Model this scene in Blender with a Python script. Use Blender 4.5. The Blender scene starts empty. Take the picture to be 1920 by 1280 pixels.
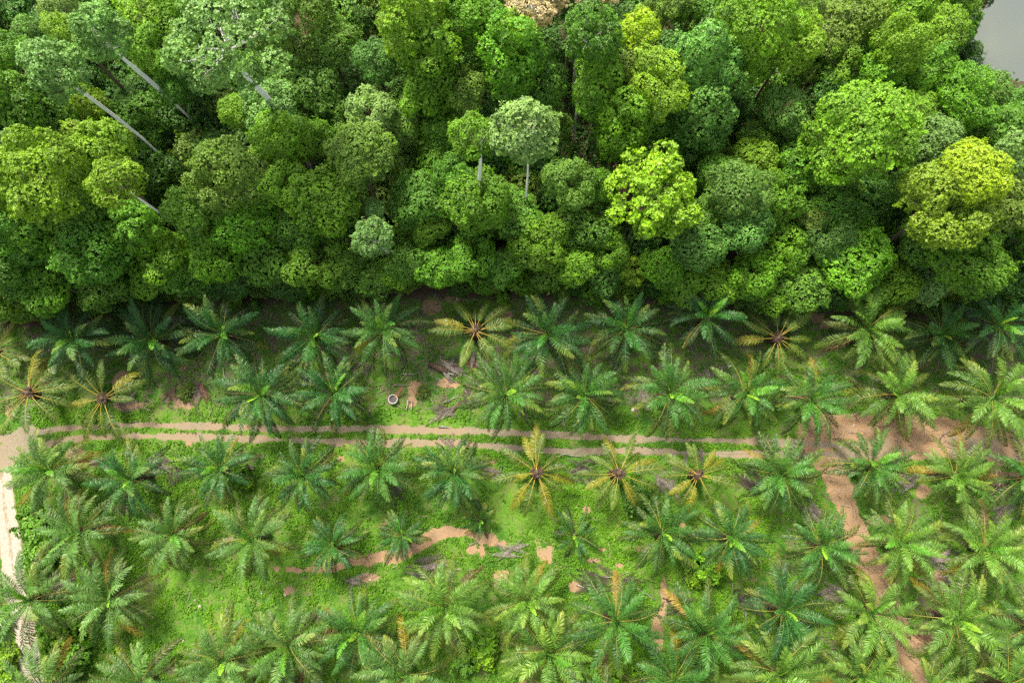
import bpy, math, random
import numpy as np
from mathutils import Vector, Matrix
R = math.radians
rnd = random.Random(7)
scene = bpy.context.scene
COL = scene.collection

# ------------------------------------------------------------------ camera, sky, sun, exposure
CAM_H = 80.0
TILT = R(11.5)
FPX = 1280.0                       # focal length in photo pixels (24 mm on 36 mm)
cd = bpy.data.cameras.new('camera'); cam = bpy.data.objects.new('camera', cd); COL.objects.link(cam)
cam.location = (0, 0, CAM_H); cam.rotation_euler = (TILT, 0, 0)
cd.sensor_width = 36; cd.lens = 24; cd.clip_start = 0.5; cd.clip_end = 6000
scene.camera = cam

SUN_EL, SUN_AZ = R(52), R(-30)     # azimuth from +Y towards -X
world = bpy.data.worlds.new('World'); scene.world = world; world.use_nodes = True
wn = world.node_tree; wn.nodes.clear()
sky = wn.nodes.new('ShaderNodeTexSky'); sky.sky_type = 'NISHITA'; sky.sun_disc = False
sky.sun_elevation = SUN_EL; sky.sun_rotation = SUN_AZ
sky.air_density = 1.0; sky.dust_density = 4.0; sky.ozone_density = 1.0
bg = wn.nodes.new('ShaderNodeBackground'); bg.inputs[1].default_value = 0.135
wo = wn.nodes.new('ShaderNodeOutputWorld')
hz = wn.nodes.new('ShaderNodeHueSaturation'); hz.inputs['Saturation'].default_value = 0.45   # milky tropical sky
wn.links.new(sky.outputs[0], hz.inputs['Color']); wn.links.new(hz.outputs[0], bg.inputs[0]); wn.links.new(bg.outputs[0], wo.inputs[0])
sd = bpy.data.lights.new('sun', 'SUN'); sd.energy = 3.8; sd.angle = R(12); sd.color = (1.0, 0.94, 0.80)
sun = bpy.data.objects.new('sun', sd); COL.objects.link(sun); sun.location = (0, 0, 150)
sdir = Vector((math.sin(SUN_AZ) * math.cos(SUN_EL), math.cos(SUN_AZ) * math.cos(SUN_EL), math.sin(SUN_EL)))
sun.rotation_euler = sdir.to_track_quat('Z', 'Y').to_euler()
vs = scene.view_settings
vs.view_transform = 'Standard'; vs.look = 'None'; vs.gamma = 1; vs.exposure = 1.28; vs.use_curve_mapping = False
cy = scene.cycles
cy.max_bounces = 6; cy.diffuse_bounces = 4; cy.glossy_bounces = 2; cy.transmission_bounces = 3; cy.transparent_max_bounces = 4
cy.use_adaptive_sampling = True; cy.adaptive_threshold = 0.015; cy.use_denoising = False
cy.caustics_reflective = False; cy.caustics_refractive = False

# ------------------------------------------------------------------ helpers
def at(px, py, z=0.0):
    """point of the world at height z seen at photo pixel (px, py)"""
    u, v = (px - 960) / FPX, (640 - py) / FPX
    c, s = math.cos(TILT), math.sin(TILT)
    dx, dy, dz = u, v * c + s, v * s - c
    t = (z - CAM_H) / dz
    return dx * t, dy * t, t        # t = depth along the axis

def pix(x, y, z=0.0):
    c, s = math.cos(TILT), math.sin(TILT)
    X, Y, Z = x, y, z - CAM_H
    up = Y * c + Z * s; fw = Y * s - Z * c
    return 960 + FPX * X / fw, 640 - FPX * up / fw

_P = np.random.RandomState(3).rand(257, 257)
def vnoise(x, y, f=1.0):
    x = np.asarray(x, float) * f + 1000.3; y = np.asarray(y, float) * f + 1000.7
    xi = np.floor(x).astype(int); yi = np.floor(y).astype(int); fx = x - xi; fy = y - yi
    fx = fx * fx * (3 - 2 * fx); fy = fy * fy * (3 - 2 * fy)
    xi %= 256; yi %= 256
    a = _P[xi, yi]; b = _P[xi + 1, yi]; c = _P[xi, yi + 1]; d = _P[xi + 1, yi + 1]
    return (a * (1 - fx) + b * fx) * (1 - fy) + (c * (1 - fx) + d * fx) * fy

def ground_z(x, y):
    return 0.5 * (vnoise(x, y, 0.09) - 0.5) + 0.10 * (vnoise(x, y, 0.4) - 0.5)

def sstep(a, b, x):
    t = np.clip((x - a) / (b - a), 0, 1); return t * t * (3 - 2 * t)

def new_mesh(name, V, F, mats, midx=None, attrs=None, smooth=False):
    """V (n,3) points, F (m,4) or (m,3) faces"""
    me = bpy.data.meshes.new(name)
    V = np.asarray(V, np.float32); F = np.asarray(F, np.int32)
    k = F.shape[1]
    me.vertices.add(len(V)); me.vertices.foreach_set('co', V.ravel())
    me.loops.add(F.size); me.loops.foreach_set('vertex_index', F.ravel())
    me.polygons.add(len(F))
    me.polygons.foreach_set('loop_start', np.arange(len(F), dtype=np.int32) * k)
    for m in mats: me.materials.append(m)
    if midx is not None: me.polygons.foreach_set('material_index', np.asarray(midx, np.int32))
    if smooth: me.polygons.foreach_set('use_smooth', np.ones(len(F), bool))
    for an, av in (attrs or {}).items():
        a = me.attributes.new(an, 'FLOAT', 'POINT'); a.data.foreach_set('value', np.asarray(av, np.float32))
    me.update(calc_edges=True); me.validate()
    return me

def obj(name, me, parent=None, loc=(0, 0, 0), rot=(0, 0, 0), scale=(1, 1, 1), color=None):
    o = bpy.data.objects.new(name, me); COL.objects.link(o)
    if parent is not None: o.parent = parent
    o.location = loc; o.rotation_euler = rot; o.scale = scale
    if color is not None: o.color = (*color, 1)
    return o

def thing(name, label, cat, loc=(0, 0, 0), rot=(0, 0, 0), group=None, me=None, scale=(1, 1, 1), color=None):
    o = obj(name, me, None, loc, rot, scale, color)
    o['label'] = label; o['category'] = cat
    if group: o['group'] = group
    return o

def tube(pts, rads, n=6):
    """V, F of a tube along pts"""
    pts = [Vector(p) for p in pts]; V = []; F = []
    up = Vector((0.13, 0.31, 0.94))
    for i, p in enumerate(pts):
        t = (pts[min(i + 1, len(pts) - 1)] - pts[max(i - 1, 0)]).normalized()
        a = t.cross(up)
        if a.length < 1e-3: a = t.cross(Vector((1, 0, 0)))
        a.normalize(); b = t.cross(a)
        for k in range(n):
            w = 2 * math.pi * k / n
            V.append(p + (a * math.cos(w) + b * math.sin(w)) * rads[i])
    for i in range(len(pts) - 1):
        for k in range(n):
            F.append((i * n + k, i * n + (k + 1) % n, (i + 1) * n + (k + 1) % n, (i + 1) * n + k))
    e = len(pts) - 1                                   # close both ends with a fan of quads
    for base in (0, e * n):
        for k in range(0, n - 2, 2):
            F.append((base, base + k + 1, base + k + 2, base + (k + 3) % n if k + 3 < n else base))
    F = [f for f in F if len(set(f)) == 4]
    return V, F

class MB:
    def __init__(s): s.V = []; s.F = []; s.M = []
    def add(s, V, F, m=0):
        b = len(s.V); s.V += [tuple(v) for v in V]; s.F += [tuple(i + b for i in f) for f in F]; s.M += [m] * len(F)
    def tube(s, pts, rads, n=6, m=0): s.add(*tube(pts, rads, n), m)
    def mesh(s, name, mats, smooth=True): return new_mesh(name, s.V, s.F, mats, s.M, smooth=smooth)

# ------------------------------------------------------------------ materials
def mat(name):
    m = bpy.data.materials.new(name); m.use_nodes = True
    nt = m.node_tree; nt.nodes.clear()
    out = nt.nodes.new('ShaderNodeOutputMaterial')
    return m, nt, out
def N(nt, t, **kw):
    n = nt.nodes.new(t)
    for k, v in kw.items(): setattr(n, k, v)
    return n
def mixc(nt, fac, a, b, blend='MIX'):
    n = nt.nodes.new('ShaderNodeMix'); n.data_type = 'RGBA'; n.blend_type = blend
    for sock, v in ((n.inputs[0], fac), (n.inputs[6], a), (n.inputs[7], b)):
        if isinstance(v, (int, float)): sock.default_value = v
        elif isinstance(v, tuple): sock.default_value = (*v, 1) if len(v) == 3 else v
        else: nt.links.new(v, sock)
    return n.outputs[2]
def math_(nt, op, a, b=0.0, c=0.0, clamp=False):
    n = nt.nodes.new('ShaderNodeMath'); n.operation = op; n.use_clamp = clamp
    for i, v in enumerate((a, b, c)):
        if isinstance(v, (int, float)): n.inputs[i].default_value = v
        else: nt.links.new(v, n.inputs[i])
    return n.outputs[0]
def ramp01(nt, v, a, b):
    n = nt.nodes.new('ShaderNodeMapRange'); n.interpolation_type = 'SMOOTHSTEP'
    nt.links.new(v, n.inputs[0]); n.inputs[1].default_value = a; n.inputs[2].default_value = b
    return n.outputs[0]
def noise(nt, co, scale, detail=3, rough=0.55):
    n = nt.nodes.new('ShaderNodeTexNoise'); n.inputs['Scale'].default_value = scale
    n.inputs['Detail'].default_value = detail; n.inputs['Roughness'].default_value = rough
    if co is not None: nt.links.new(co, n.inputs['Vector'])
    return n.outputs[0]

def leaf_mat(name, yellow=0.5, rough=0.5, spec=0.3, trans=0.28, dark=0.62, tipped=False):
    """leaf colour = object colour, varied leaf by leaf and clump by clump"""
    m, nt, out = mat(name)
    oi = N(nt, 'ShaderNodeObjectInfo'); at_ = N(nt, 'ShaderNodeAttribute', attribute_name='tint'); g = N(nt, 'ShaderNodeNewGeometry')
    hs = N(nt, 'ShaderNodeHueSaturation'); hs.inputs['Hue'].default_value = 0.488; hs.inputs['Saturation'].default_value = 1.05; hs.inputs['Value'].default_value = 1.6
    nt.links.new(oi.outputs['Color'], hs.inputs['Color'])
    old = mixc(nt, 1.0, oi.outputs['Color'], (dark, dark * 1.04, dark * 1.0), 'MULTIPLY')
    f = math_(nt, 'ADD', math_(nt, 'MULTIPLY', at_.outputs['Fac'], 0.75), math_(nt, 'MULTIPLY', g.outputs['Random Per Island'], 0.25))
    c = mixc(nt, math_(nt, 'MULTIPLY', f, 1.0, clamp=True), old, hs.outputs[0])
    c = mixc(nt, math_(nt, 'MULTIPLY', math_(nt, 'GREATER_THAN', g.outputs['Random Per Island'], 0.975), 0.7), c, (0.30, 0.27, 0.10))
    if tipped:                                         # ageing leaflets yellow towards the frond's tip
        tp = N(nt, 'ShaderNodeAttribute', attribute_name='tip').outputs['Fac']
        c = mixc(nt, math_(nt, 'MULTIPLY', math_(nt, 'MULTIPLY', tp, ramp01(nt, oi.outputs['Random'], 0.25, 0.95)), 0.85), c, (0.24, 0.26, 0.03))
    p = N(nt, 'ShaderNodeBsdfPrincipled'); nt.links.new(c, p.inputs['Base Color'])
    p.inputs['Roughness'].default_value = rough; p.inputs['Specular IOR Level'].default_value = spec
    t = N(nt, 'ShaderNodeBsdfTranslucent')
    nt.links.new(mixc(nt, 1.0, c, (1.25, 1.35, 0.6), 'MULTIPLY'), t.inputs[0])
    mx = N(nt, 'ShaderNodeMixShader'); mx.inputs[0].default_value = trans
    nt.links.new(p.outputs[0], mx.inputs[1]); nt.links.new(t.outputs[0], mx.inputs[2]); nt.links.new(mx.outputs[0], out.inputs[0])
    return m

def rough_mat(name, c1, c2, scale=3.0, rough=0.8, bump=0.3, obj_space=True, spec=0.2):
    m, nt, out = mat(name)
    tc = N(nt, 'ShaderNodeTexCoord'); n1 = noise(nt, tc.outputs['Object'], scale, 5, 0.65)
    c = mixc(nt, ramp01(nt, n1, 0.35, 0.65), c1, c2)
    p = N(nt, 'ShaderNodeBsdfPrincipled'); nt.links.new(c, p.inputs['Base Color'])
    p.inputs['Roughness'].default_value = rough; p.inputs['Specular IOR Level'].default_value = spec
    b = N(nt, 'ShaderNodeBump'); b.inputs['Strength'].default_value = bump; nt.links.new(n1, b.inputs['Height']); nt.links.new(b.outputs[0], p.inputs['Normal'])
    nt.links.new(p.outputs[0], out.inputs[0])
    return m

def obj_mat(name, rough=0.6, scale=2.0, lo=0.7, hi=1.25, spec=0.25):
    """object colour with mottling"""
    m, nt, out = mat(name)
    oi = N(nt, 'ShaderNodeObjectInfo'); tc = N(nt, 'ShaderNodeTexCoord'); n1 = noise(nt, tc.outputs['Object'], scale, 4)
    f = mixc(nt, ramp01(nt, n1, 0.3, 0.7), (lo, lo, lo), (hi, hi, hi))
    c = mixc(nt, 1.0, oi.outputs['Color'], f, 'MULTIPLY')
    p = N(nt, 'ShaderNodeBsdfPrincipled'); nt.links.new(c, p.inputs['Base Color'])
    p.inputs['Roughness'].default_value = rough; p.inputs['Specular IOR Level'].default_value = spec
    nt.links.new(p.outputs[0], out.inputs[0])
    return m

M_LEAF = leaf_mat('leaf')
M_FROND = leaf_mat('palm_leaflet', rough=0.42, spec=0.28, trans=0.27, dark=0.7, tipped=True)
M_GRASS = leaf_mat('creeper_leaf', rough=0.55, spec=0.2, trans=0.3, dark=0.7)
M_BARK = rough_mat('pale_bark', (0.86, 0.83, 0.78), (0.70, 0.66, 0.60), 1.4, 0.8, 0.3)
M_BARKD = rough_mat('brown_bark', (0.16, 0.12, 0.08), (0.08, 0.06, 0.04), 2.0, 0.9, 0.4)
M_PALMBARK = rough_mat('palm_bark', (0.10, 0.065, 0.04), (0.035, 0.025, 0.018), 5.0, 0.9, 0.6)
M_RACHIS = rough_mat('green_rachis', (0.17, 0.20, 0.035), (0.28, 0.20, 0.035), 2.0, 0.45, 0.1)
M_RACHISG = rough_mat('young_rachis', (0.055, 0.15, 0.025), (0.09, 0.19, 0.03), 2.0, 0.45, 0.1)
M_RACHISO = rough_mat('orange_rachis', (0.36, 0.22, 0.03), (0.30, 0.225, 0.035), 1.0, 0.4, 0.1)
M_DEAD = obj_mat('dead_frond', 0.75, 1.5, 0.5, 1.4)
M_STICK = leaf_mat('dry_litter', rough=0.8, spec=0.1, trans=0.0, dark=0.45)
M_CONC = rough_mat('concrete', (0.48, 0.44, 0.36), (0.30, 0.28, 0.22), 6, 0.85, 0.3)
M_PIPE = rough_mat('rusty_plank', (0.26, 0.06, 0.04), (0.16, 0.05, 0.035), 4, 0.6, 0.2)
M_WOOD = rough_mat('grey_wood', (0.34, 0.31, 0.27), (0.16, 0.14, 0.12), 5, 0.85, 0.4)
M_ROCK = rough_mat('rock', (0.42, 0.37, 0.31), (0.28, 0.22, 0.17), 4, 0.85, 0.4)

def terrain_mat():
    m, nt, out = mat('terrain')
    tc = N(nt, 'ShaderNodeTexCoord'); co = tc.outputs['Object']
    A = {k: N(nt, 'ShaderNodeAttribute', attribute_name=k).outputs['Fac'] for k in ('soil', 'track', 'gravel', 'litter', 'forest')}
    nL = noise(nt, co, 0.12, 4, 0.6); nM = noise(nt, co, 0.8, 5, 0.65); nF = noise(nt, co, 5.0, 5, 0.7); nX = noise(nt, co, 22.0, 3, 0.6)
    g = mixc(nt, ramp01(nt, nM, 0.38, 0.62), (0.034, 0.105, 0.010), (0.080, 0.200, 0.015))
    g = mixc(nt, ramp01(nt, nL, 0.42, 0.62), g, (0.115, 0.230, 0.020))
    g = mixc(nt, ramp01(nt, nF, 0.30, 0.70), mixc(nt, 1.0, g, (0.45, 0.5, 0.5), 'MULTIPLY'), g)
    g = mixc(nt, math_(nt, 'MULTIPLY', ramp01(nt, noise(nt, co, 0.33, 4, 0.65), 0.50, 0.66), 0.7), g, (0.115, 0.145, 0.030))
    # thin places where dry earth shows between the creepers
    thin = math_(nt, 'MULTIPLY', ramp01(nt, math_(nt, 'ADD', math_(nt, 'MULTIPLY', nM, 0.6), math_(nt, 'MULTIPLY', nF, 0.4)), 0.515, 0.63), 0.8)
    earth = mixc(nt, ramp01(nt, nF, 0.3, 0.7), (0.095, 0.068, 0.04), (0.17, 0.12, 0.07))
    g = mixc(nt, thin, g, earth)
    brk = math_(nt, 'ADD', math_(nt, 'MULTIPLY', math_(nt, 'SUBTRACT', nM, 0.5), 1.1), math_(nt, 'MULTIPLY', math_(nt, 'SUBTRACT', nF, 0.5), 1.0))
    def cover(base, a, col, k=1.0):
        f = ramp01(nt, math_(nt, 'ADD', a, math_(nt, 'MULTIPLY', brk, k)), 0.42, 0.62)
        return mixc(nt, f, base, col)
    lit = mixc(nt, ramp01(nt, nF, 0.35, 0.65), (0.045, 0.035, 0.025), (0.12, 0.092, 0.066))
    g = cover(g, A['litter'], lit, 1.2)
    so = mixc(nt, ramp01(nt, nF, 0.3, 0.7), (0.215, 0.130, 0.066), (0.30, 0.190, 0.105))
    so = mixc(nt, ramp01(nt, nM, 0.4, 0.7), so, (0.24, 0.160, 0.095))
    g = cover(g, A['soil'], so, 1.35)
    tr = mixc(nt, ramp01(nt, nF, 0.3, 0.7), (0.150, 0.124, 0.080), (0.215, 0.182, 0.125))
    tr = mixc(nt, ramp01(nt, nL, 0.4, 0.6), tr, (0.215, 0.158, 0.100))
    g = cover(g, A['track'], tr, 1.1)
    gr = mixc(nt, ramp01(nt, nF, 0.3, 0.7), (0.24, 0.205, 0.155), (0.36, 0.32, 0.26))
    g = cover(g, A['gravel'], gr, 0.5)
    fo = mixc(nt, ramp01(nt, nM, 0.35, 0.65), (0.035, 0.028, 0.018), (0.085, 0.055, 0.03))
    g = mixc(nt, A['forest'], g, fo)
    p = N(nt, 'ShaderNodeBsdfPrincipled'); nt.links.new(g, p.inputs['Base Color']); p.inputs['Roughness'].default_value = 0.9; p.inputs['Specular IOR Level'].default_value = 0.15
    b = N(nt, 'ShaderNodeBump'); b.inputs['Strength'].default_value = 0.45; b.inputs['Distance'].default_value = 0.08
    nt.links.new(math_(nt, 'ADD', nF, math_(nt, 'MULTIPLY', nX, 0.5)), b.inputs['Height']); nt.links.new(b.outputs[0], p.inputs['Normal'])
    nt.links.new(p.outputs[0], out.inputs[0])
    return m
M_TERR = terrain_mat()

def water_mat():
    m, nt, out = mat('murky_water')
    tc = N(nt, 'ShaderNodeTexCoord'); n1 = noise(nt, tc.outputs['Object'], 0.05, 3)
    c = mixc(nt, ramp01(nt, n1, 0.35, 0.65), (0.115, 0.128, 0.100), (0.090, 0.102, 0.092))
    p = N(nt, 'ShaderNodeBsdfPrincipled'); nt.links.new(c, p.inputs['Base Color']); p.inputs['Roughness'].default_value = 0.12
    n2 = noise(nt, tc.outputs['Object'], 1.5, 2)
    b = N(nt, 'ShaderNodeBump'); b.inputs['Strength'].default_value = 0.05; nt.links.new(n2, b.inputs['Height']); nt.links.new(b.outputs[0], p.inputs['Normal'])
    nt.links.new(p.outputs[0], out.inputs[0]); return m

# ------------------------------------------------------------------ the setting: masks drawn on the ground in metres
def poly(pxs): return np.array([at(x, y)[:2] for x, y in pxs])
def dist_line(X, Y, P):
    d = np.full(X.shape, 1e9)
    for a, b in zip(P[:-1], P[1:]):
        ab = b - a; t = np.clip(((X - a[0]) * ab[0] + (Y - a[1]) * ab[1]) / (ab @ ab), 0, 1)
        d = np.minimum(d, np.hypot(X - a[0] - t * ab[0], Y - a[1] - t * ab[1]))
    return d
RUT1 = poly([(-60, 838), (40, 815), (110, 803), (250, 796), (380, 798), (530, 804), (700, 803), (850, 807), (960, 811), (1050, 816), (1150, 821), (1280, 824), (1400, 826), (1500, 831), (1600, 836)])
RUT2 = poly([(-10, 880), (30, 848), (130, 822), (250, 817), (400, 820), (560, 825), (700, 831), (850, 830), (960, 839), (1050, 846), (1200, 845), (1350, 851), (1500, 852), (1600, 852), (1700, 842)])
ROADL = poly([(50, 815), (20, 842), (3, 880), (6, 930), (17, 1010), (26, 1100), (47, 1180), (62, 1270), (82, 1400), (105, 1700)])
PATHR = poly([(1530, 840), (1560, 880), (1585, 950), (1620, 1030), (1650, 1100), (1675, 1180), (1710, 1260), (1740, 1340), (1800, 1600)])
CLEAR = poly([(1530, 812), (1620, 806), (1700, 808), (1770, 812), (1800, 826), (1880, 835)])
CLEAR2 = poly([(1590, 845), (1700, 842), (1800, 835), (1990, 845)])
SOIL = [(350, 750, 26, 16), (345, 692, 9, 6), (228, 712, 18, 18), (240, 758, 30, 12), (85, 715, 14, 10), (780, 728, 16, 16), (772, 752, 10, 12), (835, 718, 16, 10), (848,722,14,8), 
        (885, 1030, 12, 8), (903, 1034, 7, 14), (940, 1078, 15, 9), (942, 1018, 8, 6), (1030, 1040, 6, 18), (1110, 1050, 14, 4), (1128, 1030, 10, 4),
        (1160, 1060, 8, 6), (1245, 1108, 7, 24), (1240, 1150, 8, 14), (1232, 1190, 12, 30), (1078, 1100, 14, 10), (540, 1108, 10, 8), (690, 1082, 20, 8), (262, 580, 34, 9), (205, 583, 30, 6), (1532, 595, 14, 12), (1550, 608, 16, 10), (640, 645, 14, 20),
        (940, 590, 20, 12), (855, 560, 20, 8), (810, 575, 18, 16), (835, 610, 16, 10), (1730, 920, 14, 14), (1645, 975, 26, 10), (1490, 850, 20, 10), (1900, 650, 14, 12), (925, 865, 8, 5), (1100, 955, 8, 8), (1015, 1215, 20, 10), (990, 1290, 30, 14),
        (640, 860, 8, 5), (355, 828, 6, 8), (20, 770, 10, 20), (140, 850, 20, 12), (150, 870, 14, 10), (1760, 1080, 16, 12), (430, 1010, 10, 6), (720, 980, 8, 3), (1720, 1200, 14, 18), (880, 1215, 6, 4), (1280, 985, 6, 10)]
LEDGE = poly([(520, 1066), (570, 1069), (620, 1066), (650, 1056), (700, 1046), (750, 1044), (785, 1026), (805, 1006), (840, 998), (875, 1002), (900, 1010), (925, 1014)])
LITTER = [(380, 735, 20, 22), (320, 738, 20, 18), (240, 748, 22, 12), (95, 750, 14, 14), (120, 730, 18, 10), (680, 690, 22, 16), (850, 690, 36, 16), (880, 665, 30, 20), (830, 770, 34, 16), (880, 750, 20, 24), (430, 640, 22, 40), (510, 640, 25, 40), (650, 660, 24, 30),
          (790, 640, 22, 40), (950, 640, 26, 40), (1100, 650, 24, 40), (1250, 660, 24, 40), (1390, 640, 24, 40), (1550, 640, 22, 30), (1700, 670, 22, 30), (1000, 700, 30, 24), (1170, 730, 24, 40), (1320, 720, 22, 50), (1040, 760, 14, 30), (840, 828, 16, 12), (310, 865, 20, 16),
          (175, 870, 12, 12), (325, 885, 12, 16), (480, 860, 20, 20), (745, 915, 14, 12), (925, 880, 18, 10), (1080, 885, 20, 12), (1100, 900, 24, 14), (1240, 900, 24, 34), (1400, 900, 24, 24), (1530, 960, 20, 16), (1700, 900, 26, 26), (1860, 900, 18, 30), (1720, 950, 28, 24), (1870, 960, 24, 24),
          (810, 1062, 36, 12), (660, 1088, 16, 10), (1120, 1085, 44, 12), (1260, 1120, 24, 26), (1300, 1060, 20, 10), (1470, 1060, 22, 24), (1760, 1050, 30, 28), (1730, 1130, 24, 24), (1880, 1080, 20, 30), (1550, 1110, 20, 20), (1400, 1120, 20, 24), (1720, 1200, 24, 24), (1850, 1230, 24, 26),
          (110, 1085, 22, 14), (130, 935, 18, 24), (230, 955, 24, 16), (270, 1090, 20, 24), (600, 1160, 18, 20), (850, 1200, 30, 20), (1080, 1220, 22, 24), (1390, 1210, 20, 24), (1560, 1210, 20, 24), (460, 1200, 16, 20), (320, 1250, 20, 14), (960, 690, 24, 30), (740, 660, 20, 20), (1600, 700, 20, 20), (130, 640, 30, 30), (330, 640, 20, 40)]
FOREST_EDGE = poly([(-400, 600), (0, 596), (120, 592), (230, 572), (350, 556), (500, 553), (650, 545), (800, 540), (960, 540), (1100, 544), (1250, 550), (1400, 562), (1550, 572), (1700, 578), (1850, 575), (2000, 568), (2400, 560)])
LAKE = poly([(1840, -90), (1850, 0), (1800, 40), (1800, 75), (1820, 140), (1930, 150), (2100, 190), (2600, 150), (2800, -200), (1900, -420)])

def edge_y(x): return np.interp(x, FOREST_EDGE[:, 0], FOREST_EDGE[:, 1])
def blob(X, Y, lst, soft=0.5):
    m = np.zeros(X.shape)
    for px, py, rx, ry in lst:
        cx, cy_, t = at(px, py); k = t / FPX
        q = np.hypot((X - cx) / (rx * k), (Y - cy_) / (ry * k))
        m = np.maximum(m, np.clip(1.0 - (q - 1 + soft) / (2 * soft), 0, 1) * 0.95)
    return m * sstep(0, .3, m)
def masks(X, Y):
    wob = (vnoise(X, Y, 0.7) - 0.5) * 0.5 + (vnoise(X, Y, 2.1) - 0.5) * 0.3
    d1, d2 = dist_line(X, Y, RUT1) + wob * .6, dist_line(X, Y, RUT2) + wob * .6
    w = 0.27 + 0.25 * (vnoise(X, Y, 0.25) - 0.4)
    track = np.maximum(1 - sstep(w - .3, w + .5, d1), 1 - sstep(w - .3, w + .45, d2)) * 0.92
    dl = dist_line(X, Y, ROADL) + wob * 0.4
    gravel = (1 - sstep(0.75, 1.55, dl)) * (0.50 + 0.55 * sstep(.12, .5, np.abs(dl)) * (0.75 + .5 * (vnoise(X, Y, 0.8) - .3)))
    track = np.maximum(track, 1 - sstep(0.8, 1.7, dl))
    gravel = gravel * sstep(at(0, 850)[1], at(0, 900)[1], Y)
    dc = np.minimum(dist_line(X, Y, CLEAR) - 0.7, dist_line(X, Y, CLEAR2)) + wob
    dp = dist_line(X, Y, PATHR) + wob * 0.8
    pw = 1.55 + 0.25 * np.sin(Y * 0.4)
    soil = np.maximum(1 - sstep(0.7, 1.9, dc), (1 - sstep(pw - .6, pw + .5, dp)))
    soil = np.maximum(soil, blob(X, Y, SOIL))
    lw = 0.10 + 0.6 * vnoise(X, Y, 0.45) + 0.45 * np.exp(-((X - LEDGE[7][0]) / 1.6) ** 2)
    soil = np.maximum(soil, 0.85 * (1 - sstep(lw * .5, lw + .45, dist_line(X, Y, LEDGE) + wob)))
    soil = np.maximum(soil, 0.56 * sstep(.54, .78, vnoise(X, Y, .5)) * np.exp(-((Y + 8.3) / 2.2) ** 2) * sstep(-13, -8, X) * (1 - sstep(16, 21, X)))
    trk2 = 1 - sstep(0.6, 2.2, dist_line(X, Y, CLEAR2) + wob)
    track = np.maximum(track, trk2 * 0.75 * sstep(.35, .6, vnoise(X, Y, 0.3)))
    litter = blob(X, Y, LITTER, 0.8) * 0.62
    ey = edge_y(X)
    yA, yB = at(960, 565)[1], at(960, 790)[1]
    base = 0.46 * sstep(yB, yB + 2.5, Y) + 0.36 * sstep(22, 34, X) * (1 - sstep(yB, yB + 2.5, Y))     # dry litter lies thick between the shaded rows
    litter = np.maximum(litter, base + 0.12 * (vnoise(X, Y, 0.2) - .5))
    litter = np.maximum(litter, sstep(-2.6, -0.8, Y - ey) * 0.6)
    forest = sstep(-1.5, -0.6, Y - ey + wob * 1.3)  # forest-floor soil colour, run out past the edge to paint a shadow line
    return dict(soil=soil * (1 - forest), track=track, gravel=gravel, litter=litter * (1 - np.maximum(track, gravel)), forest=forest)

def grid_sheet(name, xs, ys, dz, keep=None, zfun=None):
    X, Y = np.meshgrid(xs, ys); Z = (zfun or ground_z)(X, Y) + dz
    ny, nx = X.shape
    V = np.stack([X, Y, Z], -1).reshape(-1, 3)
    I = np.arange(nx * ny).reshape(ny, nx)
    F = np.stack([I[:-1, :-1], I[:-1, 1:], I[1:, 1:], I[1:, :-1]], -1).reshape(-1, 4)
    mk = {k: v.ravel() for k, v in masks(X, Y).items()}
    if keep is not None:
        K = keep(X, Y).ravel(); F = F[K[F].all(1)]
        used = np.unique(F); mp = np.full(len(V), -1); mp[used] = np.arange(len(used))
        V = V[used]; F = mp[F]; mk = {k: v[used] for k, v in mk.items()}
    me = new_mesh(name, V, F, [M_TERR], attrs=mk, smooth=True)
    o = obj(name, me); o['kind'] = 'structure'
    return o

def in_lake(X, Y):
    c = False * X.astype(bool) if isinstance(X, np.ndarray) else False
    j = len(LAKE) - 1; c = np.zeros(np.shape(X), bool)
    for i in range(len(LAKE)):
        xi, yi = LAKE[i]; xj, yj = LAKE[j]
        c ^= ((yi > Y) != (yj > Y)) & (X < (xj - xi) * (Y - yi) / (yj - yi + 1e-9) + xi); j = i
    return c
def land_z(X, Y):
    X = np.asarray(X, float); Y = np.asarray(Y, float)
    d = dist_line(X, Y, np.vstack([LAKE, LAKE[:1]])); far = np.hypot(X, Y) > 140
    inn = in_lake(X, Y)
    s = np.where(inn, -d, d)
    return np.where(far & ~inn, 0, ground_z(X, Y)) - 1.6 * (1 - sstep(-3, 2.5, s))
core_x = np.arange(-74, 74.01, 0.34); core_y = np.arange(-32, 70.01, 0.34)
far_t = np.array([8, 20, 45, 90, 180, 400, 900, 2400.])
gx = np.concatenate([core_x[0] - far_t[::-1], core_x, core_x[-1] + far_t]); gy = np.concatenate([core_y[0] - far_t[::-1], core_y, core_y[-1] + far_t])
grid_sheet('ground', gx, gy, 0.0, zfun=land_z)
near = lambda P, w: (lambda X, Y: dist_line(X, Y, P) < w)
notroad = lambda X, Y: dist_line(X, Y, ROADL) >= 1.9
grid_sheet('dirt_track', np.arange(-66, 45, 0.2), np.arange(3, 12, 0.2), 0.020, lambda X, Y: ((dist_line(X, Y, RUT1) < 1.1) | (dist_line(X, Y, RUT2) < 1.1)) & (dist_line(X, Y, ROADL) >= 1.7))
grid_sheet('gravel_road', np.arange(-72, -50, 0.2), np.arange(-60, 11, 0.2), 0.030, near(ROADL, 2.0))
grid_sheet('dirt_clearing', np.arange(34, 68, 0.2), np.arange(2, 11, 0.2), 0.040, lambda X, Y: (np.minimum(dist_line(X, Y, CLEAR), dist_line(X, Y, CLEAR2)) < 2.2))
grid_sheet('dirt_path', np.arange(32, 56, 0.2), np.arange(-60, 7, 0.2), 0.030, lambda X, Y: (dist_line(X, Y, PATHR) < 2.2) & (np.minimum(dist_line(X, Y, CLEAR), dist_line(X, Y, CLEAR2)) >= 2.1))
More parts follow.
